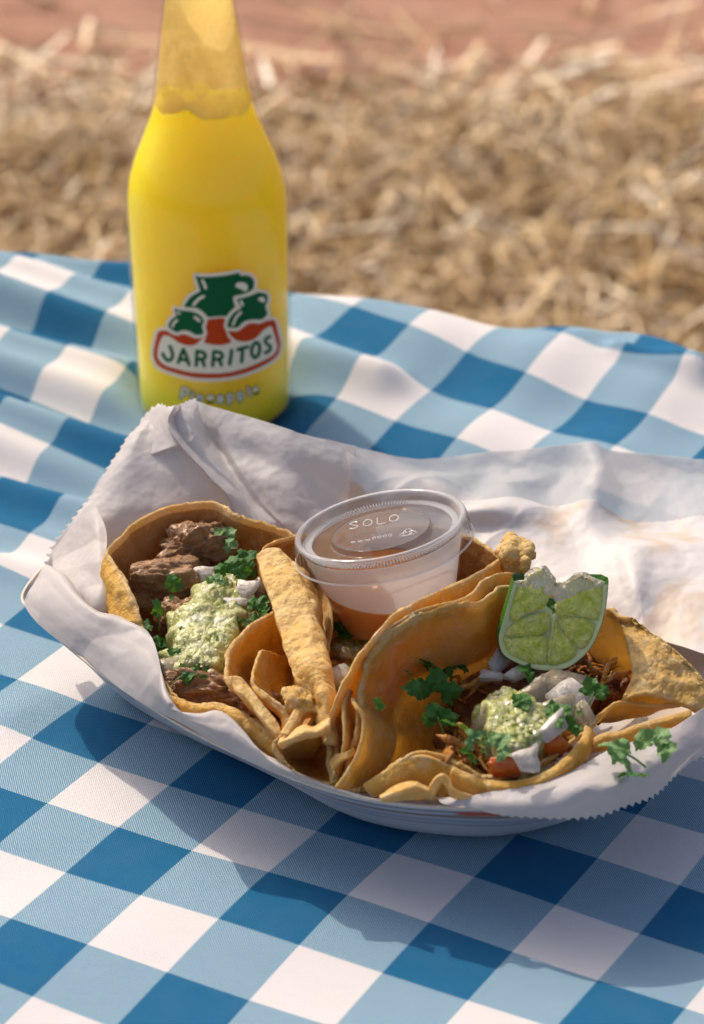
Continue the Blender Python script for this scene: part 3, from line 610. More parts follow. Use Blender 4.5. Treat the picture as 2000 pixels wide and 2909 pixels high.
# ------------------------------------------------------------ tortillas
def bowl(loop, ctr, zf, parent, mat, seed, nu=260, nv=44, p=1.3, q=2.0, bul=None, th=.13, name='tortilla', ruf=.10, inner=1.0, dz=0):
    E = cr(np.array([W(a, b, c+dz) for a, b, c in loop]), nu, True); c = W(*ctr, zf)
    bulv = np.zeros(nu) if bul is None else cr(np.array(bul, float)[:, None], nu, True)[:, 0]
    G = []
    for s in np.linspace(0, inner, nv):
        k = s**p; P = E+(c-E)*k; P[:, 2] = zf+(E[:, 2]-zf)*(1-s)**q
        o = E-c; o[:, 2] = 0; o /= np.linalg.norm(o, axis=1, keepdims=True)+1e-9
        P += o*(bulv*4*s*(1-s)**2.2)[:, None]; G.append(P)
    G = np.array(G); Nn = normals(G, True)
    a = ruf*nfield(G, .55, seed, 3)+.05*nfield(G, 2.0, seed+5, 3)
    G = G+Nn*a[..., None]; G[0] += (rng.normal(0, .012, (nu, 1)))*np.array([1, 1, 1])
    tha = th*(1+.25*nfield(G, 1.5, seed+9, 2)); V, F = slab(G, tha, True); return rimmed(mk(name, V, F, [mat, M['tort_rim']], parent), G, True)
def rimmed(o, G, closed):
    nv, nu = G.shape[:2]; cu = nu if closed else nu-1; body = (nv-1)*cu; w = max(1, int(.09/ (np.linalg.norm(G[1, nu//2]-G[0, nu//2])+1e-6)))
    idx = [0]*len(o.data.polygons)
    for k in range(len(idx)):
        if k >= 2*body: idx[k] = 1
        elif (k//2)//cu < w: idx[k] = 1
    o.data.polygons.foreach_set('material_index', idx); return o
def flap(rows, nu, nv, parent, mat, seed, th=.125, ruf=.07, fine=.04, name='tortilla_flap'):
    G = grid_from(rows, nu, nv); Nn = normals(G)
    G = G+Nn*(ruf*nfield(G, .7, seed, 3)+fine*nfield(G, 2.6, seed+5, 4))[..., None]
    tha = th*(1+.3*nfield(G, 2, seed+9, 2)); V, F = slab(G, tha); return rimmed(mk(name, V, F, [mat, M['tort_rim']], parent), G, False)

t1 = thing('taco', 'leftmost taco, open corn tortilla full of browned pork, green salsa and cilantro', 'taco', W(560, 1800, .4), 'three tacos in the tray')
loop1 = [(303, 1575, 5.0), (340, 1528, 5.2), (400, 1478, 5.3), (500, 1437, 5.4), (612, 1430, 5.4), (680, 1466, 5.3), (790, 1503, 5.1), (890, 1560, 4.8), (940, 1680, 4.4), (930, 1850, 4.1), (900, 2010, 3.9), (850, 2105, 3.5), (790, 2098, 3.6), (710, 2038, 3.6), (626, 2006, 3.7), (545, 2006, 3.7), (478, 1965, 3.8), (428, 1880, 4.0), (398, 1770, 4.3), (376, 1690, 4.7), (340, 1625, 4.9)]
bul1 = [.5, .1, 0, 0, 0, 0, 0, 0, 0, 0, 0, .1, .35, .35, .3, .2, .3, .6, 1.1, 1.0, .8]
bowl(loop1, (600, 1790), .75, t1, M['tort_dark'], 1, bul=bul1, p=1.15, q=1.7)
# lit outer face of the left end, and the front lip: second tortilla under the first
flap([[(300, 1572, 5.05), (338, 1628, 4.98), (374, 1690, 4.8), (398, 1765, 4.4)], [(288, 1620, 4.6), (325, 1670, 4.7), (345, 1715, 4.45), (352, 1775, 4.1)], [(292, 1680, 3.9), (302, 1700, 4.0), (315, 1740, 3.9), (330, 1790, 3.6)], [(278, 1740, 3.2), (290, 1760, 3.2), (310, 1790, 3.1), (335, 1820, 3.0)]], 60, 50, t1, M['tort'], 3)
flap([[(462, 1955, 3.95), (500, 1985, 3.9), (560, 2004, 3.85), (626, 2003, 3.85), (690, 2030, 3.8), (750, 2068, 3.7), (800, 2098, 3.6)], [(470, 1975, 3.7), (510, 2010, 3.7), (565, 2028, 3.7), (630, 2028, 3.7), (690, 2060, 3.65), (745, 2100, 3.5), (800, 2130, 3.45)], [(500, 2030, 2.8), (540, 2060, 2.8), (600, 2080, 2.8), (650, 2090, 2.8), (700, 2115, 2.9), (745, 2150, 2.9), (800, 2170, 2.9)]], 120, 40, t1, M['tort'], 6)

t2 = thing('taco', 'middle taco with its crumpled tortilla folds, half under the sauce cup', 'taco', W(900, 1850, .4), 'three tacos in the tray')
# rear wall behind and under the cup
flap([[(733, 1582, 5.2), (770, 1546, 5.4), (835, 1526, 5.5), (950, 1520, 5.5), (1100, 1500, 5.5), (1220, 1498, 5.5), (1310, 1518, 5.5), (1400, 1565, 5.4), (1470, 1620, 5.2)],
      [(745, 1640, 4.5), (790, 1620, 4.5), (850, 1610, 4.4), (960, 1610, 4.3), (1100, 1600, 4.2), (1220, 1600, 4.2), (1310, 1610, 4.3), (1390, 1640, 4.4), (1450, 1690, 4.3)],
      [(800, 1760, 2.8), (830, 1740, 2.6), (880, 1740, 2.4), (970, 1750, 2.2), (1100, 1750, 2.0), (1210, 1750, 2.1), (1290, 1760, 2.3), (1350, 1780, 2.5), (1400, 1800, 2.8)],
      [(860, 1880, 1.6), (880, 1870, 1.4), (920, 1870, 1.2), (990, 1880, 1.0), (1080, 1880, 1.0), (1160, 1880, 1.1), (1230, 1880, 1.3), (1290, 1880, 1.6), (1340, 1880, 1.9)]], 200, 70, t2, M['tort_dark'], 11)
# the outward folded strip
flap([[(733, 1588, 5.45), (750, 1562, 5.7), (790, 1560, 5.75), (840, 1600, 5.55), (872, 1640, 5.3), (890, 1690, 4.6)],
      [(752, 1650, 5.4), (775, 1635, 5.5), (815, 1640, 5.55), (860, 1665, 5.45), (895, 1695, 5.2), (905, 1750, 4.3)],
      [(778, 1725, 5.25), (800, 1715, 5.35), (845, 1725, 5.35), (885, 1745, 5.3), (908, 1770, 5.0), (915, 1830, 4.0)],
      [(802, 1805, 5.05), (828, 1800, 5.15), (868, 1810, 5.2), (902, 1825, 5.1), (920, 1845, 4.8), (925, 1900, 3.8)],
      [(832, 1890, 4.75), (855, 1880, 5.0), (890, 1890, 5.1), (915, 1905, 4.95), (932, 1920, 4.6), (935, 1960, 3.7)],
      [(878, 1968, 4.5), (892, 1955, 4.7), (912, 1965, 4.8), (930, 1975, 4.7), (942, 1990, 4.4), (945, 2020, 3.7)],
      [(905, 2050, 4.1), (918, 2045, 4.25), (930, 2050, 4.3), (942, 2055, 4.2), (950, 2065, 4.0), (955, 2080, 3.6)],
      [(925, 2110, 3.8), (932, 2110, 3.9), (940, 2112, 3.9), (946, 2116, 3.8), (952, 2120, 3.7), (958, 2130, 3.4)]], 70, 200, t2, M['tort_pale'], 13, th=.13, ruf=.16, fine=.055)
# pocket
loopP = [(800, 1738, 4.7), (740, 1765, 4.75), (690, 1800, 4.75), (655, 1842, 4.7), (643, 1885, 4.65), (650, 1930, 4.55), (682, 1968, 4.45), (720, 2008, 4.35), (752, 2040, 4.2), (790, 2085, 4.0), (815, 2120, 3.7), (880, 2060, 3.6), (880, 1960, 3.9), (860, 1870, 4.2), (830, 1780, 4.5)]
bowl(loopP, (785, 1915), 2.3, t2, M['tort'], 17, nu=200, nv=34, bul=[0, 0, .1, .2, .2, .2, .2, .2, .2, .2, 0, 0, 0, 0, 0], p=1.2, q=1.6, th=.15)
flap([[(738, 1850, 4.75), (728, 1876, 4.75), (722, 1905, 4.7), (716, 1940, 4.65), (742, 1962, 4.55), (780, 1990, 4.45), (812, 2020, 4.3), (826, 2050, 4.1), (812, 2090, 3.9)],
      [(760, 1850, 4.4), (748, 1880, 4.4), (738, 1915, 4.4), (732, 1955, 4.4), (745, 1985, 4.3), (775, 2012, 4.1), (800, 2040, 4.0), (806, 2070, 3.8), (800, 2110, 3.6)],
      [(830, 1880, 3.4), (820, 1900, 3.3), (815, 1930, 3.2), (812, 1960, 3.1), (812, 1990, 3.0), (815, 2020, 2.9), (818, 2050, 2.9), (815, 2080, 2.9), (805, 2125, 2.9)]], 140, 30, t2, M['tort'], 19, th=.10, ruf=.03, fine=.03)
flap([[(655, 1925, 4.75), (680, 1928, 4.72), (705, 1950, 4.6), (738, 1992, 4.5), (770, 2030, 4.3), (795, 2070, 4.1), (802, 2110, 3.9)],
      [(668, 1962, 4.55), (690, 1975, 4.55), (715, 2002, 4.45), (742, 2040, 4.3), (770, 2072, 4.15), (790, 2100, 3.95), (802, 2130, 3.7)]], 90, 18, t2, M['tort_pale'], 23, th=.10, ruf=.03, fine=.03)
# lower pocket with its bright ridge
loopQ = [(783, 2115, 3.85), (815, 2090, 4.05), (855, 2072, 4.2), (895, 2068, 4.2), (938, 2045, 4.3), (958, 2120, 3.7), (955, 2225, 3.15), (915, 2226, 3.12), (870, 2213, 3.15), (833, 2190, 3.3), (803, 2155, 3.55)]
bowl(loopQ, (885, 2142), 2.2, t2, M['tort'], 29, nu=160, nv=26, p=1.1, q=1.5, th=.15, bul=[.1, .1, .1, .1, 0, 0, 0, .2, .2, .2, .2])
flap([[(795, 2100, 4.1), (830, 2080, 4.2), (862, 2062, 4.35), (895, 2068, 4.3), (938, 2045, 4.4)], [(795, 2114, 4.15), (835, 2096, 4.3), (868, 2082, 4.4), (900, 2082, 4.4), (935, 2062, 4.45)], [(800, 2122, 3.9), (838, 2108, 4.05), (872, 2096, 4.15), (905, 2092, 4.15), (935, 2080, 4.2)]], 80, 20, t2, M['tort_pale'], 31, th=.10, ruf=.03, fine=.03)
flap([[(800, 2085, 4.3), (822, 2050, 4.4), (842, 2018, 4.5), (870, 2008, 4.5), (902, 2010, 4.4), (928, 2040, 4.3)], [(820, 2090, 4.2), (842, 2055, 4.3), (856, 2028, 4.4), (878, 2020, 4.4), (900, 2025, 4.3), (920, 2055, 4.2)], [(835, 2095, 3.6), (850, 2070, 3.7), (862, 2045, 3.9), (880, 2035, 3.9), (900, 2042, 3.8), (918, 2070, 3.7)]], 80, 22, t2, M['tort_pale'], 37, th=.10, ruf=.03, fine=.03)
flap([[(812, 1965, 4.6), (835, 1955, 4.7), (862, 1958, 4.7), (888, 1968, 4.6)], [(815, 1990, 4.6), (838, 1985, 4.75), (866, 1985, 4.75), (888, 1990, 4.6)], [(828, 2015, 4.3), (845, 2012, 4.5), (866, 2010, 4.5), (882, 2012, 4.4)]], 50, 40, t2, M['tort_pale'], 41, th=.22, ruf=.2, fine=.16)

t3 = thing('taco', 'rightmost taco, oily orange tortilla with shredded chicken, onion and salsa', 'taco', W(1400, 1950, .4), 'three tacos in the tray')
loop3 = [(965, 2236, 3.1), (990, 2160, 3.6), (1005, 2070, 4.3), (1008, 1990, 4.8), (1032, 1905, 5.4), (1085, 1820, 6.0), (1140, 1778, 6.3), (1200, 1750, 6.4), (1277, 1726, 6.4), (1370, 1712, 6.2), (1430, 1672, 5.9), (1520, 1665, 5.3), (1640, 1690, 5.1), (1724, 1738, 5.2), (1785, 1765, 5.1), (1850, 1805, 4.9), (1925, 1870, 4.5), (1975, 1950, 4.1), (1930, 1998, 3.9), (1800, 2002, 3.9), (1740, 2014, 3.95), (1685, 2042, 4.0), (1640, 2088, 3.95), (1595, 2132, 3.8), (1520, 2180, 3.65), (1440, 2207, 3.5), (1380, 2212, 3.5), (1330, 2195, 3.6), (1270, 2160, 3.9), (1205, 2140, 4.1), (1150, 2148, 4.0), (1100, 2185, 3.6), (1050, 2226, 3.2), (1005, 2244, 3.1)]
bul3 = [0]*11+[0]*7+[.2, .3, .3, .35, .35, .4, .4, .4, .4, .35, .3, .3, .3, .2, .1, 0]
bowl(loop3, (1420, 1990), 1.3, t3, M['tort_oily'], 43, nu=420, nv=60, bul=bul3, p=1.0, q=1.75, th=.13, ruf=.15)
# the two outer layers along the left wall
flap([[(948, 2236, 3.0), (934, 2160, 3.5), (933, 2085, 4.0), (947, 2010, 4.7), (985, 1930, 5.4), (1030, 1850, 5.9), (1088, 1778, 6.35), (1132, 1738, 6.55), (1200, 1703, 6.65), (1280, 1668, 6.5), (1345, 1638, 6.3), (1443, 1578, 5.9), (1480, 1570, 5.7)],
      [(958, 2240, 2.9), (950, 2170, 3.2), (956, 2095, 3.6), (975, 2020, 4.1), (1010, 1950, 4.8), (1052, 1880, 5.3), (1105, 1820, 5.7), (1150, 1790, 5.9), (1215, 1760, 5.9), (1290, 1735, 5.8), (1360, 1700, 5.6), (1450, 1640, 5.3), (1490, 1630, 5.1)],
      [(975, 2240, 2.6), (980, 2190, 2.7), (995, 2130, 2.8), (1020, 2070, 3.1), (1060, 2010, 3.6), (1100, 1960, 3.9), (1150, 1920, 4.2), (1190, 1890, 4.3), (1250, 1870, 4.3), (1320, 1850, 4.2), (1390, 1820, 4.1), (1460, 1770, 4.0), (1500, 1750, 4.0)]], 320, 44, t3, M['tort'], 47, ruf=.06)
flap([[(1010, 1880, 5.55), (1050, 1835, 5.95), (1100, 1788, 6.25), (1140, 1762, 6.4), (1200, 1732, 6.5), (1275, 1712, 6.45), (1335, 1690, 6.3), (1368, 1655, 6.25), (1415, 1632, 6.1), (1462, 1630, 5.8)],
      [(1030, 1900, 5.0), (1066, 1858, 5.5), (1112, 1815, 5.8), (1150, 1790, 6.0), (1205, 1765, 6.1), (1280, 1745, 6.0), (1345, 1722, 5.9), (1380, 1690, 5.8), (1425, 1670, 5.6), (1470, 1665, 5.3)]], 240, 16, t3, M['tort'], 53, th=.10, ruf=.03, fine=.03)
# crumpled end of the layers at the lower left
flap([[(992, 1960, 5.0), (978, 1990, 4.85), (976, 2050, 4.5), (978, 2110, 4.1), (968, 2150, 3.8), (952, 2180, 3.6)], [(1000, 1965, 4.8), (992, 2000, 4.6), (992, 2060, 4.2), (992, 2120, 3.8), (980, 2160, 3.5), (962, 2200, 3.3)]], 110, 12, t3, M['tort'], 57, th=.10, ruf=.03, fine=.03)
flap([[(998, 1985, 4.95), (1012, 2010, 4.9), (1030, 2040, 4.7), (1030, 2085, 4.4), (1018, 2130, 4.1), (995, 2180, 3.7), (955, 2236, 3.3)], [(1014, 1990, 4.7), (1030, 2015, 4.55), (1052, 2050, 4.35), (1056, 2095, 4.05), (1046, 2142, 3.75), (1020, 2195, 3.4), (975, 2242, 3.15)], [(1045, 2005, 4.0), (1075, 2030, 3.8), (1110, 2070, 3.6), (1120, 2115, 3.3), (1100, 2165, 3.1), (1060, 2210, 2.95), (1010, 2245, 2.95)]], 130, 26, t3, M['tort_oily'], 59, th=.10, ruf=.03, fine=.03)
flap([[(935, 2165, 3.6), (955, 2148, 3.8), (985, 2138, 3.9), (1005, 2130, 3.9)], [(945, 2185, 3.6), (962, 2165, 3.75), (988, 2152, 3.8), (1008, 2142, 3.8)]], 40, 10, t3, M['tort_pale'], 61, th=.10, ruf=.03, fine=.03)
# broken upright tip of the rear edge
flap([[(1420, 1572, 6.0), (1440, 1535, 6.25), (1468, 1530, 6.3), (1498, 1545, 6.25), (1503, 1572, 6.1)], [(1425, 1580, 6.15), (1448, 1565, 6.3), (1475, 1560, 6.3), (1497, 1568, 6.3), (1502, 1590, 6.1)], [(1432, 1600, 5.9), (1450, 1600, 6.0), (1475, 1600, 6.0), (1490, 1605, 6.0), (1495, 1622, 5.8)], [(1440, 1640, 5.4), (1455, 1645, 5.4), (1475, 1645, 5.4), (1488, 1645, 5.4), (1492, 1650, 5.3)]], 50, 60, t3, M['tort_pale'], 67, th=.2, ruf=.12, fine=.14)
# right wall folded over outside, second layer along the front
flap([[(1724, 1730, 5.35), (1790, 1760, 5.25), (1850, 1800, 5.1), (1920, 1850, 4.8), (1990, 1920, 4.4)], [(1755, 1745, 5.1), (1815, 1785, 5.1), (1870, 1830, 4.95), (1935, 1880, 4.6), (2005, 1950, 4.2)], [(1800, 1900, 4.6), (1850, 1880, 4.7), (1900, 1910, 4.5), (1960, 1950, 4.2), (2010, 2000, 3.8)], [(1770, 1990, 4.0), (1830, 1975, 4.2), (1890, 1985, 4.1), (1950, 2010, 3.8), (2000, 2040, 3.5)]], 90, 70, t3, M['tort_pale'], 71, ruf=.14, fine=.08)
flap([[(1690, 2100, 3.95), (1720, 2085, 4.0), (1760, 2080, 4.0), (1810, 2062, 4.0), (1870, 2045, 4.0), (1960, 2020, 3.9)], [(1688, 2118, 3.8), (1720, 2102, 3.9), (1762, 2096, 3.9), (1812, 2080, 3.9), (1872, 2062, 3.9), (1962, 2040, 3.8)], [(1680, 2135, 3.3), (1720, 2130, 3.4), (1765, 2125, 3.4), (1815, 2110, 3.4), (1875, 2095, 3.4), (1965, 2070, 3.3)]], 110, 22, t3, M['tort'], 73, th=.10, ruf=.03, fine=.03)
flap([[(1080, 2262, 3.2), (1130, 2235, 3.4), (1170, 2222, 3.6), (1210, 2235, 3.5), (1235, 2250, 3.3)], [(1085, 2270, 3.25), (1135, 2250, 3.5), (1172, 2240, 3.65), (1208, 2250, 3.5), (1235, 2264, 3.3)], [(1090, 2276, 3.05), (1135, 2270, 3.1), (1172, 2268, 3.15), (1205, 2270, 3.1), (1235, 2274, 3.05)]], 60, 24, t3, M['tort_pale'], 79, th=.10, ruf=.03, fine=.03)
flap([[(1215, 2262, 3.3), (1232, 2220, 3.7), (1255, 2203, 3.9), (1275, 2215, 3.8), (1290, 2245, 3.6), (1340, 2262, 3.4)], [(1228, 2268, 3.3), (1244, 2235, 3.6), (1257, 2222, 3.7), (1268, 2232, 3.65), (1285, 2262, 3.4), (1338, 2272, 3.3)]], 70, 14, t3, M['tort_pale'], 83, th=.10, ruf=.03, fine=.03)
flap([[(1290, 2185, 3.85), (1340, 2205, 3.75), (1400, 2222, 3.65), (1470, 2222, 3.65), (1540, 2200, 3.75), (1600, 2160, 3.9), (1650, 2105, 4.0), (1665, 2065, 4.1)], [(1285, 2200, 3.75), (1340, 2225, 3.65), (1400, 2240, 3.6), (1470, 2240, 3.6), (1545, 2218, 3.7), (1610, 2175, 3.85), (1662, 2120, 3.95), (1682, 2078, 4.0)], [(1290, 2240, 3.3), (1345, 2252, 3.25), (1405, 2256, 3.2), (1475, 2252, 3.25), (1550, 2230, 3.4), (1615, 2195, 3.5), (1670, 2145, 3.6), (1695, 2100, 3.6)]], 180, 28, t3, M['tort'], 89, th=.10, ruf=.03, fine=.03)

flap([[(1035, 2232, 3.25), (1100, 2190, 3.65), (1150, 2156, 3.95), (1205, 2150, 4.05), (1265, 2172, 3.85), (1330, 2206, 3.6), (1400, 2226, 3.5)],
      [(1045, 2245, 3.15), (1105, 2222, 3.4), (1152, 2200, 3.6), (1205, 2198, 3.65), (1262, 2212, 3.5), (1328, 2232, 3.35), (1400, 2244, 3.3)],
      [(1060, 2262, 3.0), (1110, 2256, 3.0), (1155, 2255, 3.0), (1205, 2256, 3.0), (1262, 2262, 3.0), (1326, 2264, 3.0), (1400, 2264, 3.0)]], 120, 30, t3, M['tort'], 97, ruf=.05)
# ------------------------------------------------------------ sauce cup
lc = W(1080, 1492, 6.9)
cR = np.array([1., 0, 0]); a_ = R(11.5); b_ = R(22.2)
nrm = cR*(-math.sin(a_)*math.cos(b_))+_U*(math.cos(a_)*math.cos(b_))-_F*math.sin(b_)
dd = (lc-_C)/np.linalg.norm(lc-_C)
ax = np.cross(np.cross(nrm, cR), nrm); ax = cR-nrm*np.dot(cR, nrm); ax /= np.linalg.norm(ax); ay = np.cross(nrm, ax)
RL = 255*np.dot(lc-_C, _F)/FPX
AX = (ax, ay, nrm); base = lc-nrm*3.05
cup = thing('sauce_cup', 'small clear lidded plastic cup of orange salsa resting on the middle taco', 'cup', tuple(base))
Rt = RL*.93; Rb = RL*.64
prof = [(0, .05), (Rb*.6, .04), (Rb*.93, .0), (Rb, .08), (Rb+(Rt-Rb)*.35, 1.0), (Rb+(Rt-Rb)*.7, 1.9), (Rt-.03, 2.7), (Rt+.06, 2.85)]
v, f = lathe([tuple(q) for q in cr(np.array(prof), 40)], 96, AX, base); mk('cup_wall', v, f, M['plastic'], cup)
# sauce: level surface in the tilted cup
def cup_r(h): return Rb+(Rt-Rb)*h/2.8-.05
seg = 64; nh = 16; Vs = []; hl_ = []
sl = base[2]+1.15                                        # world height of the level
for i in range(seg):
    t = 2*math.pi*i/seg; dr = math.cos(t)*ax+math.sin(t)*ay
    h = 1.0
    for _ in range(12): r = cup_r(h); h = (sl-base[2]-r*dr[2])/nrm[2]; h = min(max(h, .08), 2.7)
    hl_.append(h)
for k in range(nh):
    for i in range(seg):
        t = 2*math.pi*i/seg; dr = math.cos(t)*ax+math.sin(t)*ay; h = .06+(hl_[i]-.06)*k/(nh-1); Vs.append(base+nrm*h+dr*cup_r(h))
Fs = [(k*seg+i, k*seg+(i+1) % seg, (k+1)*seg+(i+1) % seg, (k+1)*seg+i) for k in range(nh-1) for i in range(seg)]
Fs += [tuple(range(seg))[::-1], tuple((nh-1)*seg+i for i in range(seg))]
M['sauce'] = simple('orange_salsa', (.66, .25, .035), .25, .2, 150, sss=.3, sr=(.012, .005, .001))
mk('sauce', Vs, Fs, M['sauce'], cup)
Vf = []; nf = 8
for k in range(nf):
    for i in range(seg):
        t = 2*math.pi*i/seg; dr = math.cos(t)*ax+math.sin(t)*ay; h = hl_[i]+.02+(2.72-hl_[i])*k/(nf-1); Vf.append(base+nrm*h+dr*(cup_r(h)+.02))
mk('frosted_wall', Vf, [(k*seg+i, k*seg+(i+1) % seg, (k+1)*seg+(i+1) % seg, (k+1)*seg+i) for k in range(nf-1) for i in range(seg)], M['frost'], cup)
M['film'] = glassy('brown_sauce_film', (.80, .62, .45), .3, (.26, .11, .04), .55, 1.3)
# sauce clinging under the lid at the left
pts = []
for i in range(24):
    t = R(70)+R(190)*i/23; wv = .9+1.0*math.sin(math.pi*i/23)+.2*math.sin(i*1.3)
    pts.append((t, wv))
Vs = []; Fs = []
for t, wv in pts:
    for q in (0, 1): r = Rt*.86-q*wv; Vs.append(lc-nrm*(.36+.02*q)+r*(math.cos(t)*ax+math.sin(t)*ay))
for i in range(23): Fs.append((2*i, 2*i+1, 2*i+3, 2*i+2))
mk('sauce_smear', Vs, Fs, M['film'], cup)
lidp = thing('lid', None, None, (0, 0, 0)); lidp.parent = cup; lidp.location = (0, 0, 0)
def LT(prof, seg=128): return lathe([tuple(q) for q in cr(np.array(prof), len(prof)*4)], seg, AX, lc)
v, f = LT([(0, -.16), (RL*.52, -.16), (RL*.55, -.14), (RL*.57, -.28), (RL*.60, -.33), (RL*.82, -.33), (RL*.86, -.30), (RL*.885, -.10), (RL*.90, .0)]); mk('lid_panel', v, f, M['lid'], lidp)
v, f = LT([(RL*.895, -.02), (RL*.91, .03), (RL*.94, .05), (RL*.965, .02), (RL*.975, -.04)]); mk('lid_rim', v, f, M['lid_rim'], lidp)
n = 240; Vs = []; Fs = []                                # skirt with fine vertical ribs
for k in range(9):
    h = -.04-.62*k/8
    for i in range(n):
        t = 2*math.pi*i/n; r = RL*.975+.05*k/8+.022*(1 if (i//2) % 2 else -1)*(1 if 0 < k < 7 else 0)+(.04 if k == 8 else 0); Vs.append(lc+nrm*h+r*(math.cos(t)*ax+math.sin(t)*ay))
Fs = [(k*n+i, k*n+(i+1) % n, (k+1)*n+(i+1) % n, (k+1)*n+i) for k in range(8) for i in range(n)]
mk('lid_skirt', Vs, Fs, M['lid'], lidp)
v, f = LT([(RL*1.0, -.64), (RL*1.013, -.66), (RL*1.02, -.69), (RL*1.005, -.70)]); mk('lid_hem', v, f, M['lid_rim'], lidp)
parts = []                                               # the ring of little ribs round the panel
for i in range(150):
    t = 2*math.pi*i/150; d = math.cos(t)*ax+math.sin(t)*ay; s = -math.sin(t)*ax+math.cos(t)*ay
    parts.append(boxv(lc+d*RL*.845-nrm*.27, (.13, .012, .035), (d, s, nrm)))
v, f = join(parts); mk('lid_ribs', v, f, M['lid_rim'], lidp, smooth=False)['kind'] = 'stuff'
def emboss(sts, r=.022):
    ps = []
    for s_ in sts:
        P = [lc-nrm*.15+ax*x*RL+ay*y*RL for x, y in s_]; ps.append(tube(P, r, 6, max(3, len(P)*3)))
    return join(ps)
def ltr(ch, x, y, s):
    D = {'S': [[(.8, .9), (.4, 1), (.05, .78), (.4, .5), (.8, .25), (.45, 0), (0, .12)]], 'O': [[(.4, 0), (.08, .2), (0, .5), (.08, .8), (.4, 1), (.72, .8), (.8, .5), (.72, .2), (.4, 0)]], 'L': [[(0, 1), (0, .5), (0, 0)], [(0, 0), (.4, 0), (.75, 0)]], 'P': [[(0, 0), (0, .5), (0, 1)], [(0, 1), (.6, .9), (.6, .55), (0, .5)]]}[ch]
    return [[(x+u*s, y+v_*s*1.5) for u, v_ in st_] for st_ in D]
M['mark'] = glassy('lid_embossing', (.97, .97, .97), .1, (.95, .94, .95), .55)
for ch, x in zip('SOLO', (-.36, -.20, -.04, .10)):
    v, f = emboss(ltr(ch, x, .17, .125)); mk('embossed_letter', v, f, M['mark'], lidp)
v, f = emboss([[(-.34, -.22), (-.29, -.22)], [(-.26, -.23), (-.21, -.23)], [(-.18, -.23), (-.12, -.23)]], .03); mk('embossed_line', v, f, M['mark'], lidp)
v, f = emboss([[(-.08+.06*i+.02*math.cos(t), -.2+.03*math.sin(t)) for t in np.linspace(0, 6.28, 7)] for i in range(4)], .012); mk('embossed_line', v, f, M['mark'], lidp)
v, f = emboss([[(.20, -.26), (.26, -.16), (.29, -.10)], [(.31, -.10), (.36, -.18), (.40, -.26)], [(.38, -.28), (.30, -.28), (.22, -.28)]]+ltr('P', .25, -.25, .05)+ltr('S', .31, -.25, .05), .016); mk('recycling_mark', v, f, M['mark'], lidp)

# ------------------------------------------------------------ fillings
def blob(name, c, r, mat, seed, rough=.35, s=1.0, sub=4, cubic=0.0, parent=None, rot=None):
    bm = bmesh.new(); bmesh.ops.create_icosphere(bm, subdivisions=sub, radius=1); V = []
    r = np.array(r, float); rz = rot if rot is not None else 0; cz, sz = math.cos(rz), math.sin(rz)
    for v in bm.verts:
        p = np.array(v.co)
        if cubic: mx = np.abs(p).max(); p = p*(1-cubic)+p/mx*cubic*.85
        d = 1+rough*nz(p, s, seed, 3)+rough*.42*nz(p*np.array([1, 1.8, 1.8]), s*2.6, seed+3, 4)
        q = p*d*r; q = np.array([q[0]*cz-q[1]*sz, q[0]*sz+q[1]*cz, q[2]]); V.append(q+c)
    F = [[v.index for v in f.verts] for f in bm.faces]; bm.free()
    return mk(name, V, F, mat, parent)
def mat_meat(name, a, b, c):
    m, nt, p, out = new_mat(name); n = tex(nt, 160, 6, .7, dist=.6); n2 = tex(nt, 620, 5, .7)
    col = mix(nt, ramp(nt, n.outputs[0], [(.35, (0, 0, 0)), (.6, (1, 1, 1))]), a, b); col = mix(nt, ramp(nt, n2.outputs[0], [(.55, (0, 0, 0)), (.75, (1, 1, 1))]), col, c)
    nt.links.new(col, p.inputs['Base Color']); p.inputs['Roughness'].default_value = .42; p.inputs['Coat Weight'].default_value = .3; p.inputs['Coat Roughness'].default_value = .25
    bump(nt, p, math_(nt, 'ADD', n.outputs[0], math_(nt, 'MULTIPLY', n2.outputs[0], .7)), .0036); return m
M['meat'] = mat_meat('browned_pork', (.36, .15, .05), (.60, .31, .12), (.70, .46, .26))
M['chick'] = mat_meat('red_shredded_chicken', (.58, .17, .015), (.84, .38, .05), (.85, .55, .22))
def mat_salsa():
    m, nt, p, out = new_mat('green_salsa'); v = tex(nt, 200, kind='ShaderNodeTexVoronoi'); n = tex(nt, 65, 5, .6); n2 = tex(nt, 230, 5, .7)
    col = mix(nt, ramp(nt, n.outputs[0], [(.35, (0, 0, 0)), (.65, (1, 1, 1))]), (.30, .32, .06), (.56, .55, .24))
    col = mix(nt, ramp(nt, n2.outputs[0], [(.5, (0, 0, 0)), (.68, (1, 1, 1))]), col, (.74, .70, .52))
    nt.links.new(col, p.inputs['Base Color']); p.inputs['Roughness'].default_value = .2; p.inputs['Coat Weight'].default_value = .4; p.inputs['Coat Roughness'].default_value = .06; p.inputs['Subsurface Weight'].default_value = .5; p.inputs['Subsurface Radius'].default_value = (.004, .004, .001); p.inputs['Subsurface Scale'].default_value = 1
    bump(nt, p, math_(nt, 'ADD', n.outputs[0], n2.outputs[0]), .002); return m
M['salsa'] = mat_salsa()
M['onion'] = simple('raw_onion', (.56, .51, .46), .25, .08, 250, sss=.5, sr=(.006, .005, .004), bumpd=.0006)
M['onion_dull'] = simple('raw_onion_wet_with_salsa', (.36, .30, .21), .2, .25, 120, sss=.35, sr=(.006, .005, .003), bumpd=.0008)
for k_ in ('onion', 'onion_dull'):
    nt = M[k_].node_tree; p = nt.nodes['Principled BSDF']; tr = N(nt, 'ShaderNodeBsdfTransparent')
    nt.links.new(mixshader(nt, .18 if k_ == 'onion' else .38, p.outputs[0], tr.outputs[0]), nt.nodes['Material Output'].inputs[0])
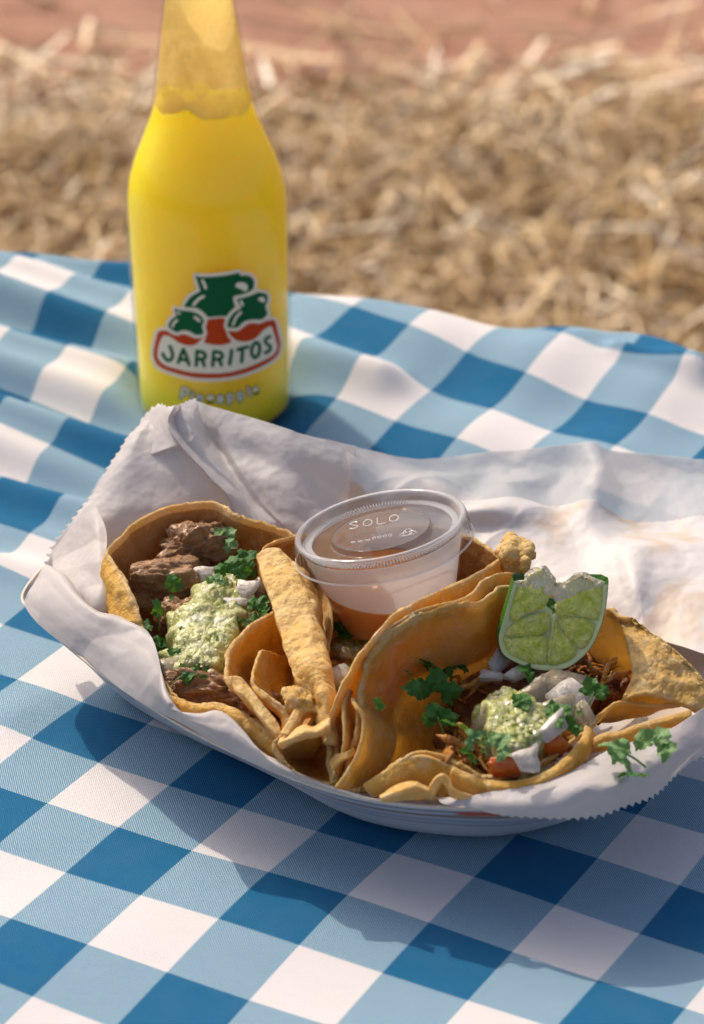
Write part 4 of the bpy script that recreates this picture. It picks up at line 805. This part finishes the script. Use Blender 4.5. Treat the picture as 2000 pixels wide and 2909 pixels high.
def mat_leaf(name, a, b):
    m, nt, p, out = new_mat(name); n = tex(nt, 120, 5)
    c = mix(nt, n.outputs[0], a, b); nt.links.new(c, p.inputs['Base Color']); p.inputs['Roughness'].default_value = .45; p.inputs['Specular IOR Level'].default_value = .3
    t = N(nt, 'ShaderNodeBsdfTranslucent'); t.inputs[0].default_value = (.18, .36, .02, 1); bump(nt, [p, t], tex(nt, 500, 4).outputs[0], .0008)
    nt.links.new(mixshader(nt, .22, p.outputs[0], t.outputs[0]), out.inputs[0]); return m
M['leaf'] = mat_leaf('cilantro_leaf', (.022, .11, .014), (.06, .19, .025)); M['leaf_pale'] = mat_leaf('cilantro_leaf_underside', (.11, .24, .075), (.22, .36, .14))
def mass(name, rows, mat, seed, amp, s, label, cat, nu=150, nv=150, group=None, fine=.26):
    G = grid_from(rows, nu, nv); Nn = normals(G); Nn = Nn*np.sign(Nn[..., 2:3])
    a = amp*nfield(G, s, seed, 5)+amp*fine*np.abs(nfield(G, s*2.6, seed+2, 3))
    uu, vv = np.meshgrid(np.linspace(-1, 1, nu), np.linspace(-1, 1, nv)); rr = (np.abs(uu)**3+np.abs(vv)**3)**(1/3); edge = np.clip((1.04+.42*nfield(G, .9, seed+30, 4)-rr)*3.2, 0, 1)
    G = G+Nn*a[..., None]; G[..., 2] = np.maximum(G[..., 2]-(1-edge)**1.6*1.5, 2.0+.2*edge)
    c2 = G.reshape(-1, 3).mean(0); sh = (1-edge)[..., None]**2*.35; G[..., :2] = G[..., :2]*(1-sh)+c2[:2]*sh
    V, F = slab(G, .1); o = mk(name, V, F, mat); return tag(o, label, cat, group)
def leaf(c, size, yaw, pitch, roll, mat, seed, label, stem=True, group='cilantro leaves on the tacos', lobes=3):
    r = np.random.default_rng(seed); V = []; F = []; n = 40; size *= .72 if lobes > 1 else .82; stem = stem and seed % 4 == 2
    root = thing('cilantro_leaf', label, 'herb leaf', tuple(c), group)
    cy, sy, cp, sp_, cr_, sr = math.cos(yaw), math.sin(yaw), math.cos(pitch), math.sin(pitch), math.cos(roll), math.sin(roll)
    Rm = np.array([[cy, -sy, 0], [sy, cy, 0], [0, 0, 1]])@np.array([[1, 0, 0], [0, cp, -sp_], [0, sp_, cp]])@np.array([[cr_, 0, sr], [0, 1, 0], [-sr, 0, cr_]])
    for L in range(lobes):
        b = (L-(lobes-1)/2)*1.05; cx, cyy = .42*math.sin(b), .42*math.cos(b); s0 = .48*(1 if L == (lobes-1)//2 else .82); sq = r.uniform(.6, 1.0); bd = r.uniform(-.9, .9); ph = r.uniform(0, 6)
        for ring in range(5):
            q = ring/4
            for i in range(n):
                t = 2*math.pi*i/n; tl = t-(math.pi/2-b); rr = s0*(.80+.26*abs(math.cos(1.5*tl))+.09*math.cos(9*tl+ph)+.05*math.cos(17*t+ph))*(1 if math.cos(tl) > -.3 else .7)*(1 if math.cos(tl) > .2 else sq+.1)
                x = cx+q*rr*math.cos(t); y = cyy+q*rr*math.sin(t)
                z = bd*(x-cx)**2-.45*(y-.35)**2+.07*math.cos(4*tl+ph)*q*q+.13*nz((x*2.4, y*2.4, 0), 1, seed)
                V.append(Rm@(np.array([x, y, z])*size)+c)
        o = L*5*n
        for ring in range(4):
            for i in range(n): F.append((o+ring*n+i, o+ring*n+(i+1) % n, o+(ring+1)*n+(i+1) % n, o+(ring+1)*n+i))
    mk('leaf_blade', V, F, mat, root)
    if stem:
        v, f = tube([Rm@(np.array(p)*size)+c for p in ((0, .3, -.0), (.02, -.1, .02), (.05, -.55, -.05))], .035*size, 6); mk('stem', v, f, M['leaf_pale'], root)
    return root
def cube_piece(name, c, h, rot, mat, seed, label, cat, group=None, warp=.12):
    bm = bmesh.new(); bmesh.ops.create_cube(bm, size=2); bmesh.ops.bevel(bm, geom=bm.edges[:], offset=.10, segments=2, affect='EDGES'); bmesh.ops.triangulate(bm, faces=bm.faces[:]); bmesh.ops.subdivide_edges(bm, edges=bm.edges[:], cuts=2, use_grid_fill=True)
    from mathutils import Euler
    Rm = Euler(rot).to_matrix(); V = []
    for v in bm.verts:
        p = np.array(v.co)*(1+2.2*warp*nz(v.co, .9, seed, 2)); p[0] *= 1+.25*p[1]*math.sin(seed); p[1] *= 1-.3*p[0]*math.cos(seed*2); p = p*np.array(h)*.92
        p[2] += -.35*(p[0]/max(h[0], .01))**2*h[2]*.6
        V.append(np.array(Rm@Vector(p))+c)
    F = [[v.index for v in f.verts] for f in bm.faces]; bm.free(); return tag(mk(name, V, F, mat), label, cat, group)

# left taco filling
gm = 'browned pork chunks in the left taco'
r2 = np.random.default_rng(3)
for i in range(26):                                     # the heap below
    u, v_ = r2.uniform(-1, 1), r2.uniform(-1, 1)
    if u*u+v_*v_ > 1: continue
    c = W(610+u*190, 1770+v_*190, 2.1+.5*r2.random()); s = r2.uniform(.45, .75)
    tag(blob('pork_chunk', c, (s, s*.8, s*.7), M['meat'], 100+i, .4, 1.3, 3, .3, rot=r2.uniform(0, 3)), 'small browned pork chunk half buried in the heap of the leftmost taco', 'meat', gm)
def chunk(px, py, z, r, seed, label, rot=0, cubic=.35, rough=.4): return tag(blob('pork_chunk', W(px, py, z+.15), [q*1.22 for q in r], M['meat'], seed, rough, 1.25, 5, cubic, rot=rot), label, 'meat', gm)
chunk(550, 1560, 4.2, (.85, .6, .62), 5, 'highest pork chunk, ragged, against the rear wall of the left taco', .4, .2, .6)
chunk(600, 1530, 4.5, (.5, .3, .28), 8, 'thin ragged pork shred leaning right of the highest chunk', -.5, 0, .6)
chunk(475, 1655, 3.9, (.98, .55, .62), 14, 'long blocky pork chunk at the left of the leftmost taco', .15, .5, .25)
chunk(505, 1760, 3.4, (.5, .45, .55), 17, 'pork chunk emerging at the left edge of the green salsa', 0, .45)
chunk(600, 1960, 3.35, (1.15, .42, .45), 20, 'wide pork chunk along the front lip of the left taco', -.15, .2, .5)
chunk(505, 1945, 3.45, (.42, .35, .3), 23, 'small orange pork bit by the front left paper fold', .3, .2)
chunk(715, 1810, 3.3, (.45, .4, .45), 29, 'pork bit at the right side of the green salsa heap', .3, .2)
chunk(700, 1990, 3.2, (.7, .4, .4), 32, 'crumbly pork shred behind the middle taco fold', -.5, .1, .6)
mass('green_salsa', [[(540, 1630, 3.7), (600, 1615, 4.1), (660, 1620, 4.1), (720, 1660, 3.7)], [(500, 1700, 3.9), (580, 1680, 4.4), (660, 1690, 4.35), (735, 1730, 3.9)], [(470, 1790, 3.9), (550, 1770, 4.45), (640, 1780, 4.35), (710, 1790, 3.9)], [(455, 1880, 3.8), (530, 1860, 4.25), (620, 1860, 4.25), (690, 1870, 3.9)], [(450, 1945, 3.5), (520, 1940, 3.8), (600, 1930, 3.8), (665, 1935, 3.6)]], M['salsa'], 4, .22, 1.3, 'chunky green tomatillo salsa heaped on the leftmost taco', 'salsa', group='green salsa on the tacos')
go = 'diced onion on the tacos'
cube_piece('onion_piece', W(583, 1640, 4.3), (.30, .26, .28), (.3, .3, .5), M['onion'], 1, 'lilac white onion cube above the salsa of the left taco', 'onion', go)
cube_piece('onion_piece', W(690, 1690, 4.35), (.28, .5, .06), (.7, .2, -.5), M['onion'], 2, 'flat bright onion flake right of the salsa on the left taco', 'onion', go)
cube_piece('onion_piece', W(672, 1712, 4.35), (.36, .16, .07), (.3, .1, .3), M['onion'], 3, 'small white onion flake below the bright one, left taco', 'onion', go)
cube_piece('onion_piece', W(735, 1665, 4.0), (.16, .3, .18), (.4, .5, .2), M['onion_dull'], 4, 'greyish onion bit beside the folded strip of the middle taco', 'onion', go)
cube_piece('onion_piece', W(715, 1760, 4.0), (.30, .22, .08), (.5, .1, .5), M['onion_dull'], 5, 'onion flake under cilantro right of the salsa, left taco', 'onion', go)
cube_piece('onion_piece', W(492, 1905, 3.9), (.42, .42, .1), (.6, -.3, .4), M['onion_dull'], 6, 'salsa wet onion curl at the lower left of the left taco', 'onion', go)
cube_piece('onion_piece', W(562, 1900, 3.9), (.24, .22, .12), (.3, -.3, .4), M['onion_dull'], 7, 'pale onion bit at the lower middle of the left taco salsa', 'onion', go)
leaf(W(625, 1545, 4.75), 1.0, -.95, .7, .2, M['leaf_pale'], 1, 'pale upturned cilantro leaf at the back of the left taco')
leaf(W(680, 1595, 4.4), .95, -1.2, .4, .1, M['leaf'], 2, 'dark cilantro leaf in the shade below the pale one')
leaf(W(655, 1640, 4.55), 1.05, -.2, .95, -.1, M['leaf'], 3, 'bright lobed cilantro leaf above the salsa, left taco')
leaf(W(715, 1640, 4.2), .8, .6, .5, .5, M['leaf'], 4, 'cilantro leaf tucked by the top of the middle taco fold')
leaf(W(497, 1690, 4.25), .85, .3, 1.0, .3, M['leaf'], 5, 'cilantro leaf right of the long blocky pork chunk', lobes=1)
leaf(W(452, 1760, 3.9), .8, .05, 1.3, .9, M['leaf'], 6, 'narrow upright cilantro leaf at the left of the salsa', lobes=1)
leaf(W(440, 1790, 3.75), .7, 1.6, .5, .1, M['leaf_pale'], 7, 'pale cilantro leaf at the edge of the paper fold', lobes=1)
leaf(W(655, 1790, 4.15), .75, .5, .8, -.2, M['leaf'], 8, 'small cilantro leaf on the right of the left taco salsa')
leaf(W(725, 1735, 4.3), .85, -.9, .7, .2, M['leaf'], 9, 'frilly cilantro leaf near the middle taco pocket edge')
leaf(W(510, 1925, 4.0), .7, -1.3, .5, .2, M['leaf'], 10, 'dark cilantro leaf along the onion curl, left taco', lobes=1)
leaf(W(553, 1938, 3.9), .55, .8, .8, 0, M['leaf'], 11, 'small cilantro leaf over the front pork chunk')
leaf(W(500, 1865, 4.05), .5, .3, .8, 0, M['leaf'], 12, 'tiny cilantro bit on the lower salsa, left taco', lobes=2)
leaf(W(460, 1870, 3.0), 1.1, .3, .8, 0, M['leaf'], 13, 'deep cilantro leaf in the shadow behind the paper fold')
# middle taco filling
mass('green_salsa', [[(905, 1790, 3.0), (1000, 1790, 3.2), (1100, 1790, 3.2)], [(915, 1840, 3.2), (990, 1840, 3.4), (1060, 1850, 3.4)], [(925, 1900, 3.2), (975, 1900, 3.4), (1020, 1900, 3.4)], [(930, 1970, 3.0), (960, 1960, 3.1), (990, 1960, 3.1)]], M['salsa'], 9, .14, 1.6, 'shaded green salsa inside the middle taco below the cup', 'salsa', 90, 90, 'green salsa on the tacos')
leaf(W(1010, 1790, 3.7), 1.1, 1.4, .4, .1, M['leaf'], 20, 'dark cilantro leaf just under the sauce cup')
leaf(W(950, 1800, 3.6), .6, -1.0, .6, .1, M['leaf'], 21, 'small dark cilantro leaf right of the middle taco strip')
cube_piece('onion_piece', W(965, 1925, 3.9), (.42, .36, .22), (.3, .2, .7), M['onion'], 8, 'white onion piece wedged between middle and right taco', 'onion', go)
cube_piece('onion_piece', W(985, 1860, 3.8), (.2, .16, .12), (.3, .5, .1), M['onion_dull'], 9, 'small dull onion bit in the middle taco', 'onion', go)
for i, (a, b) in enumerate(((945, 1865), (962, 1868), (940, 1895), (978, 1880))):
    tag(blob('pork_chunk', W(a, b, 3.5), (.26, .2, .18), M['chick'], 60+i, .5, 1.5, 3), ['orange meat crumb by the middle taco strip', 'orange meat crumb left of the small onion bit', 'dark meat crumb above the wedged onion piece', 'brown meat crumb under the small onion bit'][i], 'meat', 'meat crumbs in the middle taco')

# right taco filling
gs_ = 'shredded chicken strands in the right taco'
m_dark = mat_meat('dark_red_marinade', (.16, .035, .008), (.40, .12, .02), (.55, .22, .05))
tag(mass('chicken_heap', [[(1360, 1760, 3.2), (1460, 1690, 3.4), (1640, 1690, 3.4), (1780, 1790, 3.4)], [(1290, 1880, 3.0), (1450, 1830, 3.6), (1640, 1830, 3.6), (1820, 1880, 3.4)], [(1200, 2020, 2.8), (1420, 1980, 3.4), (1600, 1970, 3.5), (1800, 1950, 3.4)], [(1200, 2110, 2.8), (1400, 2100, 3.2), (1560, 2080, 3.3), (1700, 2010, 3.3)], [(1250, 2160, 3.1), (1400, 2200, 3.2), (1520, 2170, 3.2), (1640, 2070, 3.3)]], m_dark, 77, .25, 1.3, 'dark red marinated chicken filling in the rightmost taco', 'meat', 160, 160), kind='stuff')
r3 = np.random.default_rng(12)
def strand(px, py, z, L, ang_, wd, i, label, mat=None):
    c = W(px, py, z); d = np.array([math.cos(ang_), math.sin(ang_), r3.uniform(-.15, .35)]); pts = []
    for k in range(6):
        q = k/5-.5; pts.append(c+d*L*q+np.array([0, 0, .25*L*(.25-q*q)])+r3.normal(0, .05, 3))
    v, f = tube(pts, [wd*.4, wd, wd*1.15, wd*.9, wd*.35], 8, 22)
    v = v+np.array([[.05*nz(p, 3.0, i), .05*nz(p, 3.3, i+5), .06*nz(p, 2.6, i+9)] for p in v])
    return tag(mk('chicken_strand', v, f, mat or M['chick']), label, 'meat', gs_)
regions = [('along the left wall', 1310, 1940, 60, 60), ('right of the lime below the wall', 1730, 1900, 45, 70), ('near the front lip', 1330, 2130, 70, 35), ('under the onion and salsa', 1440, 2040, 110, 60), ('below the lime', 1640, 1930, 40, 40), ('behind the front fold', 1560, 2110, 60, 35)]
for ri, (tx, cx, cy, sx, sy) in enumerate(regions):
    for i in range(20):
        strand(cx+r3.uniform(-1, 1)*sx, cy+r3.uniform(-1, 1)*sy, 3.35+r3.uniform(-.3, .35), r3.uniform(.7, 1.5), r3.uniform(0, 3.1), r3.uniform(.03, .07), ri*20+i, 'thin red orange chicken strand '+tx+', right taco')
strand(1335, 2085, 4.0, 1.5, 2.2, .11, 300, 'thick bright orange chicken strand standing left of the salsa')
strand(1290, 2110, 3.9, 1.1, 2.7, .10, 301, 'orange chicken strand beside the thick bright one')
strand(1275, 2150, 3.8, 1.0, 1.4, .11, 302, 'brown upright chicken strand near the lower left fold')
strand(1735, 1900, 4.3, 1.4, 1.2, .09, 303, 'long reddish chicken strand leaning up beside the lime')
strand(1750, 1925, 4.2, 1.2, .7, .08, 304, 'curved orange chicken strand under the right wall')
strand(1670, 1895, 4.3, .9, -.7, .09, 305, 'curled chicken strand touching the lime rind')
strand(1340, 1945, 4.1, 1.1, .5, .08, 306, 'loose chicken strand left of the onion slices')
M['orange'] = simple('orange_pepper', (.50, .11, .012), .2, .15, 120, sss=.3, sr=(.006, .002, .001))
tag(blob('chicken_piece', W(1440, 2172, 3.95), (.52, .2, .34), M['orange'], 5, .3, 1.6, 4, .4), 'glossy red orange piece at the front lip of the right taco', 'meat')
tag(blob('chicken_piece', W(1570, 2115, 4.0), (.40, .22, .34), M['orange'], 9, .25, 1, 4), 'orange piece tucked right of the white onion, front lip', 'meat')
tag(blob('chicken_piece', W(1585, 2075, 3.9), (.6, .2, .15), simple('orange_strip', (.5, .20, .03), .3, .2, 200), 19, .3, 1, 4), 'orange brown strip behind the right front fold', 'meat')
mass('green_salsa', [[(1325, 1960, 4.0), (1420, 1940, 4.3), (1510, 1960, 4.3), (1590, 2010, 4.0)], [(1325, 2030, 4.1), (1420, 2015, 4.6), (1510, 2025, 4.6), (1610, 2050, 4.2)], [(1350, 2100, 4.0), (1430, 2090, 4.55), (1500, 2090, 4.5), (1580, 2085, 4.2)], [(1385, 2150, 3.9), (1440, 2150, 4.2), (1490, 2145, 4.2), (1550, 2120, 4.0)]], M['salsa'], 14, .22, 1.4, 'glistening green salsa with seeds on the right taco', 'salsa', 110, 110, 'green salsa on the tacos')
# seeds and glistening bits
def bits(name, regs, label, seed):
    r = np.random.default_rng(seed); parts = []
    for (px, py, z, sx, sy, n) in regs:
        for i in range(n):
            u, v_ = r.normal(0, .45, 2); c = W(px+u*sx, py+v_*sy, z+.1-.12*(u*u+v_*v_)); s = r.choice([.03, .04, .05, .10], p=[.4, .3, .2, .1])
            q = lathe([(0, -s*.6), (s*.8, -s*.3), (s, 0), (s*.8, s*.3), (0, s*.6)], 7, org=c); q[0][:] = c+(q[0]-c)*np.array([1, r.uniform(.5, 1), 1]); parts.append(q)
    v, f = join(parts); return tag(mk(name, v, f, simple(name+'_mat', (.66, .62, .44), .15, .15, 300, sss=.4, sr=(.003, .003, .001))), label, 'salsa', kind='stuff')
bits('salsa_seeds', [(595, 1730, 4.35, 85, 80, 70), (570, 1850, 4.15, 85, 60, 50)], 'pale seeds and pulp bits in the green salsa of the left taco', 1)
bits('salsa_seeds', [(1460, 2070, 4.35, 80, 50, 80)], 'pale seeds and pulp bits in the green salsa of the right taco', 2)
# onions right
for k_, (a, b, c, h, rt_, lb) in enumerate(((1560, 1960, 4.35, (.62, .42, .06), (.75, .1, -.25), 'broad translucent onion layer directly under the lime'), (1625, 1985, 4.35, (.60, .50, .06), (.6, .35, -.7), 'largest onion layer at the right under the lime'), (1655, 2035, 4.2, (.42, .34, .05), (.7, .3, -.9), 'onion layer behind the fold right of the salsa'), (1585, 2015, 4.3, (.50, .34, .06), (.6, -.1, .2), 'wet onion layer between the salsa and the largest layer'), (1515, 1975, 4.3, (.46, .34, .07), (.7, -.25, .4), 'onion layer at the left below the lime, beside the strands'), (1690, 1960, 4.3, (.3, .22, .05), (.6, .5, -.8), 'small onion layer by the right wall of the right taco'))):
    cube_piece('onion_piece', W(a, b, c), h, rt_, M['onion_dull'] if k_ != 1 else M['onion'], 61+k_, lb, 'onion', go, .07)
cube_piece('onion_piece', W(1618, 1930, 4.5), (.75, .22, .08), (.3, .15, -.2), M['onion_dull'], 23, 'narrow onion layer touching the bottom of the lime', 'onion', go)
cube_piece('onion_piece', W(1418, 1882, 4.4), (.38, .26, .14), (.5, -.3, .9), M['onion'], 24, 'white onion chip left of the lime at its lower corner', 'onion', go)
cube_piece('onion_piece', W(1395, 1920, 4.35), (.34, .15, .12), (.3, .1, -.1), M['onion'], 25, 'small oblong onion dice among the chicken strands', 'onion', go)
cube_piece('onion_piece', W(1475, 1912, 4.4), (.42, .20, .1), (.5, -.1, .6), M['onion'], 26, 'slanted onion sliver below the lower left of the lime', 'onion', go)
cube_piece('onion_piece', W(1498, 2160, 4.45), (.36, .34, .08), (.6, .1, .35), M['onion'], 27, 'bright white onion flake at the front lip, right taco', 'onion', go)
cube_piece('onion_piece', W(1570, 2070, 4.5), (.26, .55, .08), (.5, .6, -.6), M['onion'], 28, 'white onion flake at the right end of the salsa', 'onion', go)
cube_piece('onion_piece', W(1420, 2010, 4.3), (.35, .4, .12), (.4, -.3, .1), M['onion_dull'], 29, 'dull onion bit at the back of the right salsa', 'onion', go)
# cilantro right
leaf(W(1082, 2028, 4.9), .62, .2, 1.0, .6, M['leaf'], 30, 'triangular cilantro bit stuck to the inner left wall', False, lobes=1)
leaf(W(1170, 1985, 4.7), .75, -.35, .9, .6, M['leaf'], 31, 'pointed cilantro leaf on the middle of the oily wall', False, lobes=1)
leaf(W(1172, 1925, 5.0), .4, 1.1, .8, .5, M['leaf'], 32, 'tiny cilantro bit highest on the oily wall', False, lobes=1)
leaf(W(1240, 1985, 4.2), 1.35, -.1, .9, .5, M['leaf'], 33, 'large dark cilantro leaf at the foot of the oily wall')
leaf(W(1250, 2060, 4.1), 1.1, .4, .8, .3, M['leaf'], 34, 'dark cilantro leaf below the large one by the wall')
leaf(W(1275, 1930, 4.2), .9, .9, .6, .4, M['leaf'], 35, 'cilantro leaf deep in shade behind the chicken strands')
leaf(W(1360, 2115, 4.35), .8, .9, .8, 0, M['leaf_pale'], 36, 'curly cilantro sprig left of the salsa at the front')
leaf(W(1400, 2130, 4.4), .95, -1.2, .7, .1, M['leaf_pale'], 37, 'cilantro leaf lying over the lower edge of the salsa')
leaf(W(1345, 2150, 4.15), .7, 1.8, .7, 0, M['leaf'], 38, 'bright cilantro leaf nearest the lower left of the filling')
leaf(W(1455, 2020, 4.65), .9, -1.0, .6, .3, M['leaf'], 39, 'narrow cilantro leaf crossing the top of the salsa', lobes=1)
leaf(W(1560, 2040, 4.6), 1.0, -1.45, .6, .1, M['leaf'], 40, 'dark frilly cilantro leaf between onion slice and fold')
leaf(W(1610, 2080, 4.4), .75, -.4, .8, 0, M['leaf'], 41, 'cilantro leaf right of the white flake at the fold')
leaf(W(1680, 1985, 4.5), .95, -.7, .9, .2, M['leaf'], 42, 'cilantro leaf right of the large onion slice', lobes=2)
leaf(W(1520, 1915, 4.5), .8, 1.5, .5, 0, M['leaf'], 43, 'cilantro leaf peeking under the lime bottom')
leaf(W(1300, 1905, 4.0), .8, .2, .5, .4, M['leaf'], 44, 'shaded cilantro leaf between the wall and the lime')
cil = leaf(W(1790, 2150, 4.25), 1.35, 1.35, .5, .15, M['leaf_pale'], 50, 'large pale green cilantro leaf on the paper beside the right taco', True, None)
leaf(W(1850, 2130, 4.25), 1.2, -.7, .6, .1, M['leaf_pale'], 51, 'pale cilantro leaf at the far right edge over the paper', True, None)
leaf(W(1800, 2200, 4.0), .85, 2.7, .6, .2, M['leaf'], 52, 'small cilantro leaf hanging below the large pale one', True, None)

# ------------------------------------------------------------ lime wedge
lime = thing('lime_wedge', 'squeezed lime wedge with torn pulp standing in the rightmost taco', 'lime', W(1570, 1905, 4.3))
LY = W(1570, 1900, 4.55)[1]
def lp_(px, py, back=0.0):                               # point on the leaning cut face, or behind it
    c = WY(px, py, LY+(1900-py)*.0055); return c+np.array([0, .93, -.15])*back
olp = [(1461, 1652), (1446, 1705), (1430, 1760), (1417, 1810), (1425, 1850), (1448, 1872), (1497, 1894), (1545, 1904), (1598, 1901), (1637, 1881), (1676, 1842), (1704, 1787), (1716, 1745), (1722, 1705), (1726, 1658)]
oc = cr(np.array(olp, float), 90)
M['rind'] = simple('lime_rind', (.035, .14, .012), .3, .3, 300, bumpd=.0008)
M['pith'] = simple('lime_pith', (.62, .66, .30), .4, .12, 200, sss=.3, sr=(.004, .004, .002), bumpd=.0005)
def mat_pulp(name, a, b):
    m, nt, p, out = new_mat(name); n = tex(nt, 130, 6, .7, dist=2.2); v = tex(nt, 340, kind='ShaderNodeTexVoronoi')
    nt.links.new(mix(nt, ramp(nt, n.outputs[0], [(.35, (0, 0, 0)), (.65, (1, 1, 1))]), a, b), p.inputs['Base Color'])
    p.inputs['Roughness'].default_value = .2; p.inputs['Subsurface Weight'].default_value = .6; p.inputs['Subsurface Radius'].default_value = (.006, .007, .001); p.inputs['Subsurface Scale'].default_value = 1
    bump(nt, p, math_(nt, 'ADD', v.outputs['Distance'], n.outputs[0]), .0015); return m
M['pulp'] = mat_pulp('lime_pulp', (.56, .62, .05), (.88, .88, .30)); M['pulp_torn'] = mat_pulp('torn_lime_membrane', (.84, .78, .40), (.96, .84, .58))
cc_ = np.array([1575., 1742.])
n = len(oc); V = []
for k, (q, bk) in enumerate(((1, 0), (1.03, .12), (1.035, .45), (.93, 1.0), (.75, 1.5), (.45, 1.85), (.12, 1.95))):
    for p_ in oc: a = cc_+(p_-cc_)*q; V.append(lp_(a[0], a[1], bk))
F = [(k*n+i, k*n+i+1, (k+1)*n+i+1, (k+1)*n+i) for k in range(6) for i in range(n-1)]
mk('rind', V, F, M['rind'], lime)
V = []                                                   # pith: ring plus the backing of the face
for q, bk in ((1, -.005), (.975, -.012), (.95, .0), (.90, .06), (.6, .09), (.3, .10), (.04, .10)):
    for p_ in oc: a = cc_+(p_-cc_)*q; V.append(lp_(a[0], a[1], bk))
F = [(k*n+i, k*n+i+1, (k+1)*n+i+1, (k+1)*n+i) for k in range(6) for i in range(n-1)]
mk('pith', V, F, M['pith'], lime)
def pulp(poly, mat, hgt, seed, name='pulp_segment'):
    P = cr(np.array(poly, float), 64, True); c = P.mean(0); P = c+(P-c)*1.085; P = P+np.array([[3.0*nz((a_*.04, b_*.04, seed), 1.3), 3.0*nz((a_*.04, b_*.04, seed+9), 1.3)] for a_, b_ in P]); V = []; F = []; nr = 12
    for k in range(nr+1):
        q = 1-k/nr
        for p_ in P:
            a = c+(p_-c)*q; h = hgt*(1-q**3)**.6; b = .055-h-.05*nz((a[0]*.03, a[1]*.03, seed), 1.5)*(1-q**4); V.append(lp_(a[0], a[1], b))
    F = [(k*64+i, k*64+(i+1) % 64, (k+1)*64+(i+1) % 64, (k+1)*64+i) for k in range(nr) for i in range(64)]
    return mk(name, V, F, mat, lime)
segs = [[(1478, 1675), (1545, 1668), (1550, 1720), (1500, 1745), (1468, 1765), (1458, 1740)],
        [(1462, 1775), (1505, 1752), (1552, 1745), (1560, 1775), (1540, 1800), (1470, 1806), (1440, 1800)],
        [(1438, 1812), (1470, 1814), (1540, 1806), (1555, 1830), (1550, 1880), (1500, 1878), (1452, 1855)],
        [(1568, 1800), (1580, 1770), (1600, 1800), (1632, 1830), (1625, 1862), (1590, 1882), (1560, 1882), (1560, 1830)],
        [(1590, 1765), (1640, 1758), (1682, 1775), (1672, 1820), (1645, 1838), (1612, 1810)],
        [(1585, 1715), (1640, 1690), (1700, 1672), (1704, 1720), (1690, 1760), (1640, 1748), (1592, 1750)]]
for i, s_ in enumerate(segs): pulp([(cc_[0]+(a-cc_[0])*1.045, cc_[1]+(b-cc_[1])*1.035) for a, b in s_], M['pulp'], .08, i)
# torn membranes along the squeezed top
pulp([(1466, 1655), (1492, 1648), (1496, 1630), (1515, 1618), (1546, 1612), (1562, 1628), (1576, 1655), (1570, 1690), (1530, 1682), (1490, 1680)], M['pulp_torn'], .06, 11, 'torn_membrane')
pulp([(1572, 1660), (1590, 1656), (1612, 1652), (1636, 1632), (1665, 1630), (1680, 1643), (1712, 1655), (1700, 1672), (1650, 1684), (1600, 1712), (1578, 1700)], M['pulp_torn'], .06, 12, 'torn_membrane')
parts = []
for i in range(46):
    a = rng.uniform(1475, 1705); b = np.interp(a, [1475, 1515, 1545, 1575, 1610, 1650, 1705], [1655, 1625, 1616, 1658, 1655, 1634, 1658])+rng.uniform(0, 6)
    p0 = lp_(a, b, .0); L = rng.uniform(.05, .16); t = rng.normal(0, .5)
    parts.append(tube([p0, p0+np.array([math.sin(t)*L*.5, -.03, L*.5]), p0+np.array([math.sin(t)*L, rng.normal(0, .05), L*.8])], [.03, .02, .005], 5, 5))
v, f = join(parts); mk('torn_fibres', v, f, M['pulp_torn'], lime)['kind'] = 'stuff'
for i, st_ in enumerate(([(1575, 1742), (1568, 1800), (1558, 1880)], [(1480, 1780), (1512, 1760), (1552, 1768)])):
    v, f = tube([lp_(a, b, -.02) for a, b in st_], [.022, .014, .01], 6, 16); mk('membrane', v, f, M['pith'], lime)
# more herb leaves
leaf(W(700, 1625, 4.5), .9, .9, .6, .2, M['leaf'], 60, 'cilantro leaf right of the bright lobed one, left taco')
leaf(W(750, 1770, 4.2), .8, 1.9, .5, .1, M['leaf'], 61, 'cilantro leaf low beside the middle taco pocket')
leaf(W(610, 1660, 4.6), .6, -.4, .6, .1, M['leaf_pale'], 62, 'small pale cilantro bit at the top of the left salsa')
leaf(W(1300, 2060, 4.3), .8, 2.2, .7, .2, M['leaf'], 63, 'cilantro leaf among the chicken strands left of the salsa')
leaf(W(1225, 1900, 4.5), .9, 1.6, .9, .5, M['leaf'], 64, 'cilantro leaf hanging in shade on the oily wall')

# finely chopped herb scattered over the fillings
r9 = np.random.default_rng(5); parts = []
for (px, py, z, sx, sy, n_) in ((600, 1740, 4.45, 110, 110, 26), (560, 1890, 4.15, 90, 40, 10), (1470, 2050, 4.55, 120, 70, 26), (1360, 2110, 4.2, 70, 40, 12), (1640, 1990, 4.4, 60, 50, 8)):
    for _ in range(n_):
        u, v_ = r9.normal(0, .5, 2); c = W(px+u*sx, py+v_*sy, z-.15*(u*u+v_*v_)); s_ = r9.uniform(.06, .17); m_ = 7
        a1 = r9.normal(0, 1, 3); a1 /= np.linalg.norm(a1); a2 = np.cross(a1, [.2, -.4, .9]); a2 /= np.linalg.norm(a2)+1e-9; a3 = np.cross(a1, a2)
        q = [c+a3*.02]; q += [c+a1*s_*r9.uniform(.5, 1.2)*math.cos(t)+a2*s_*.6*r9.uniform(.5, 1.2)*math.sin(t)+a3*r9.normal(0, .02) for t in np.linspace(0, 2*math.pi, m_, endpoint=False)]
        parts.append((np.array(q), [(0, 1+i, 1+(i+1) % m_) for i in range(m_)]))
v, f = join(parts); tag(mk('chopped_cilantro', v, f, M['leaf']), 'finely chopped cilantro flecks scattered over the salsa and onions', 'herb', kind='stuff')
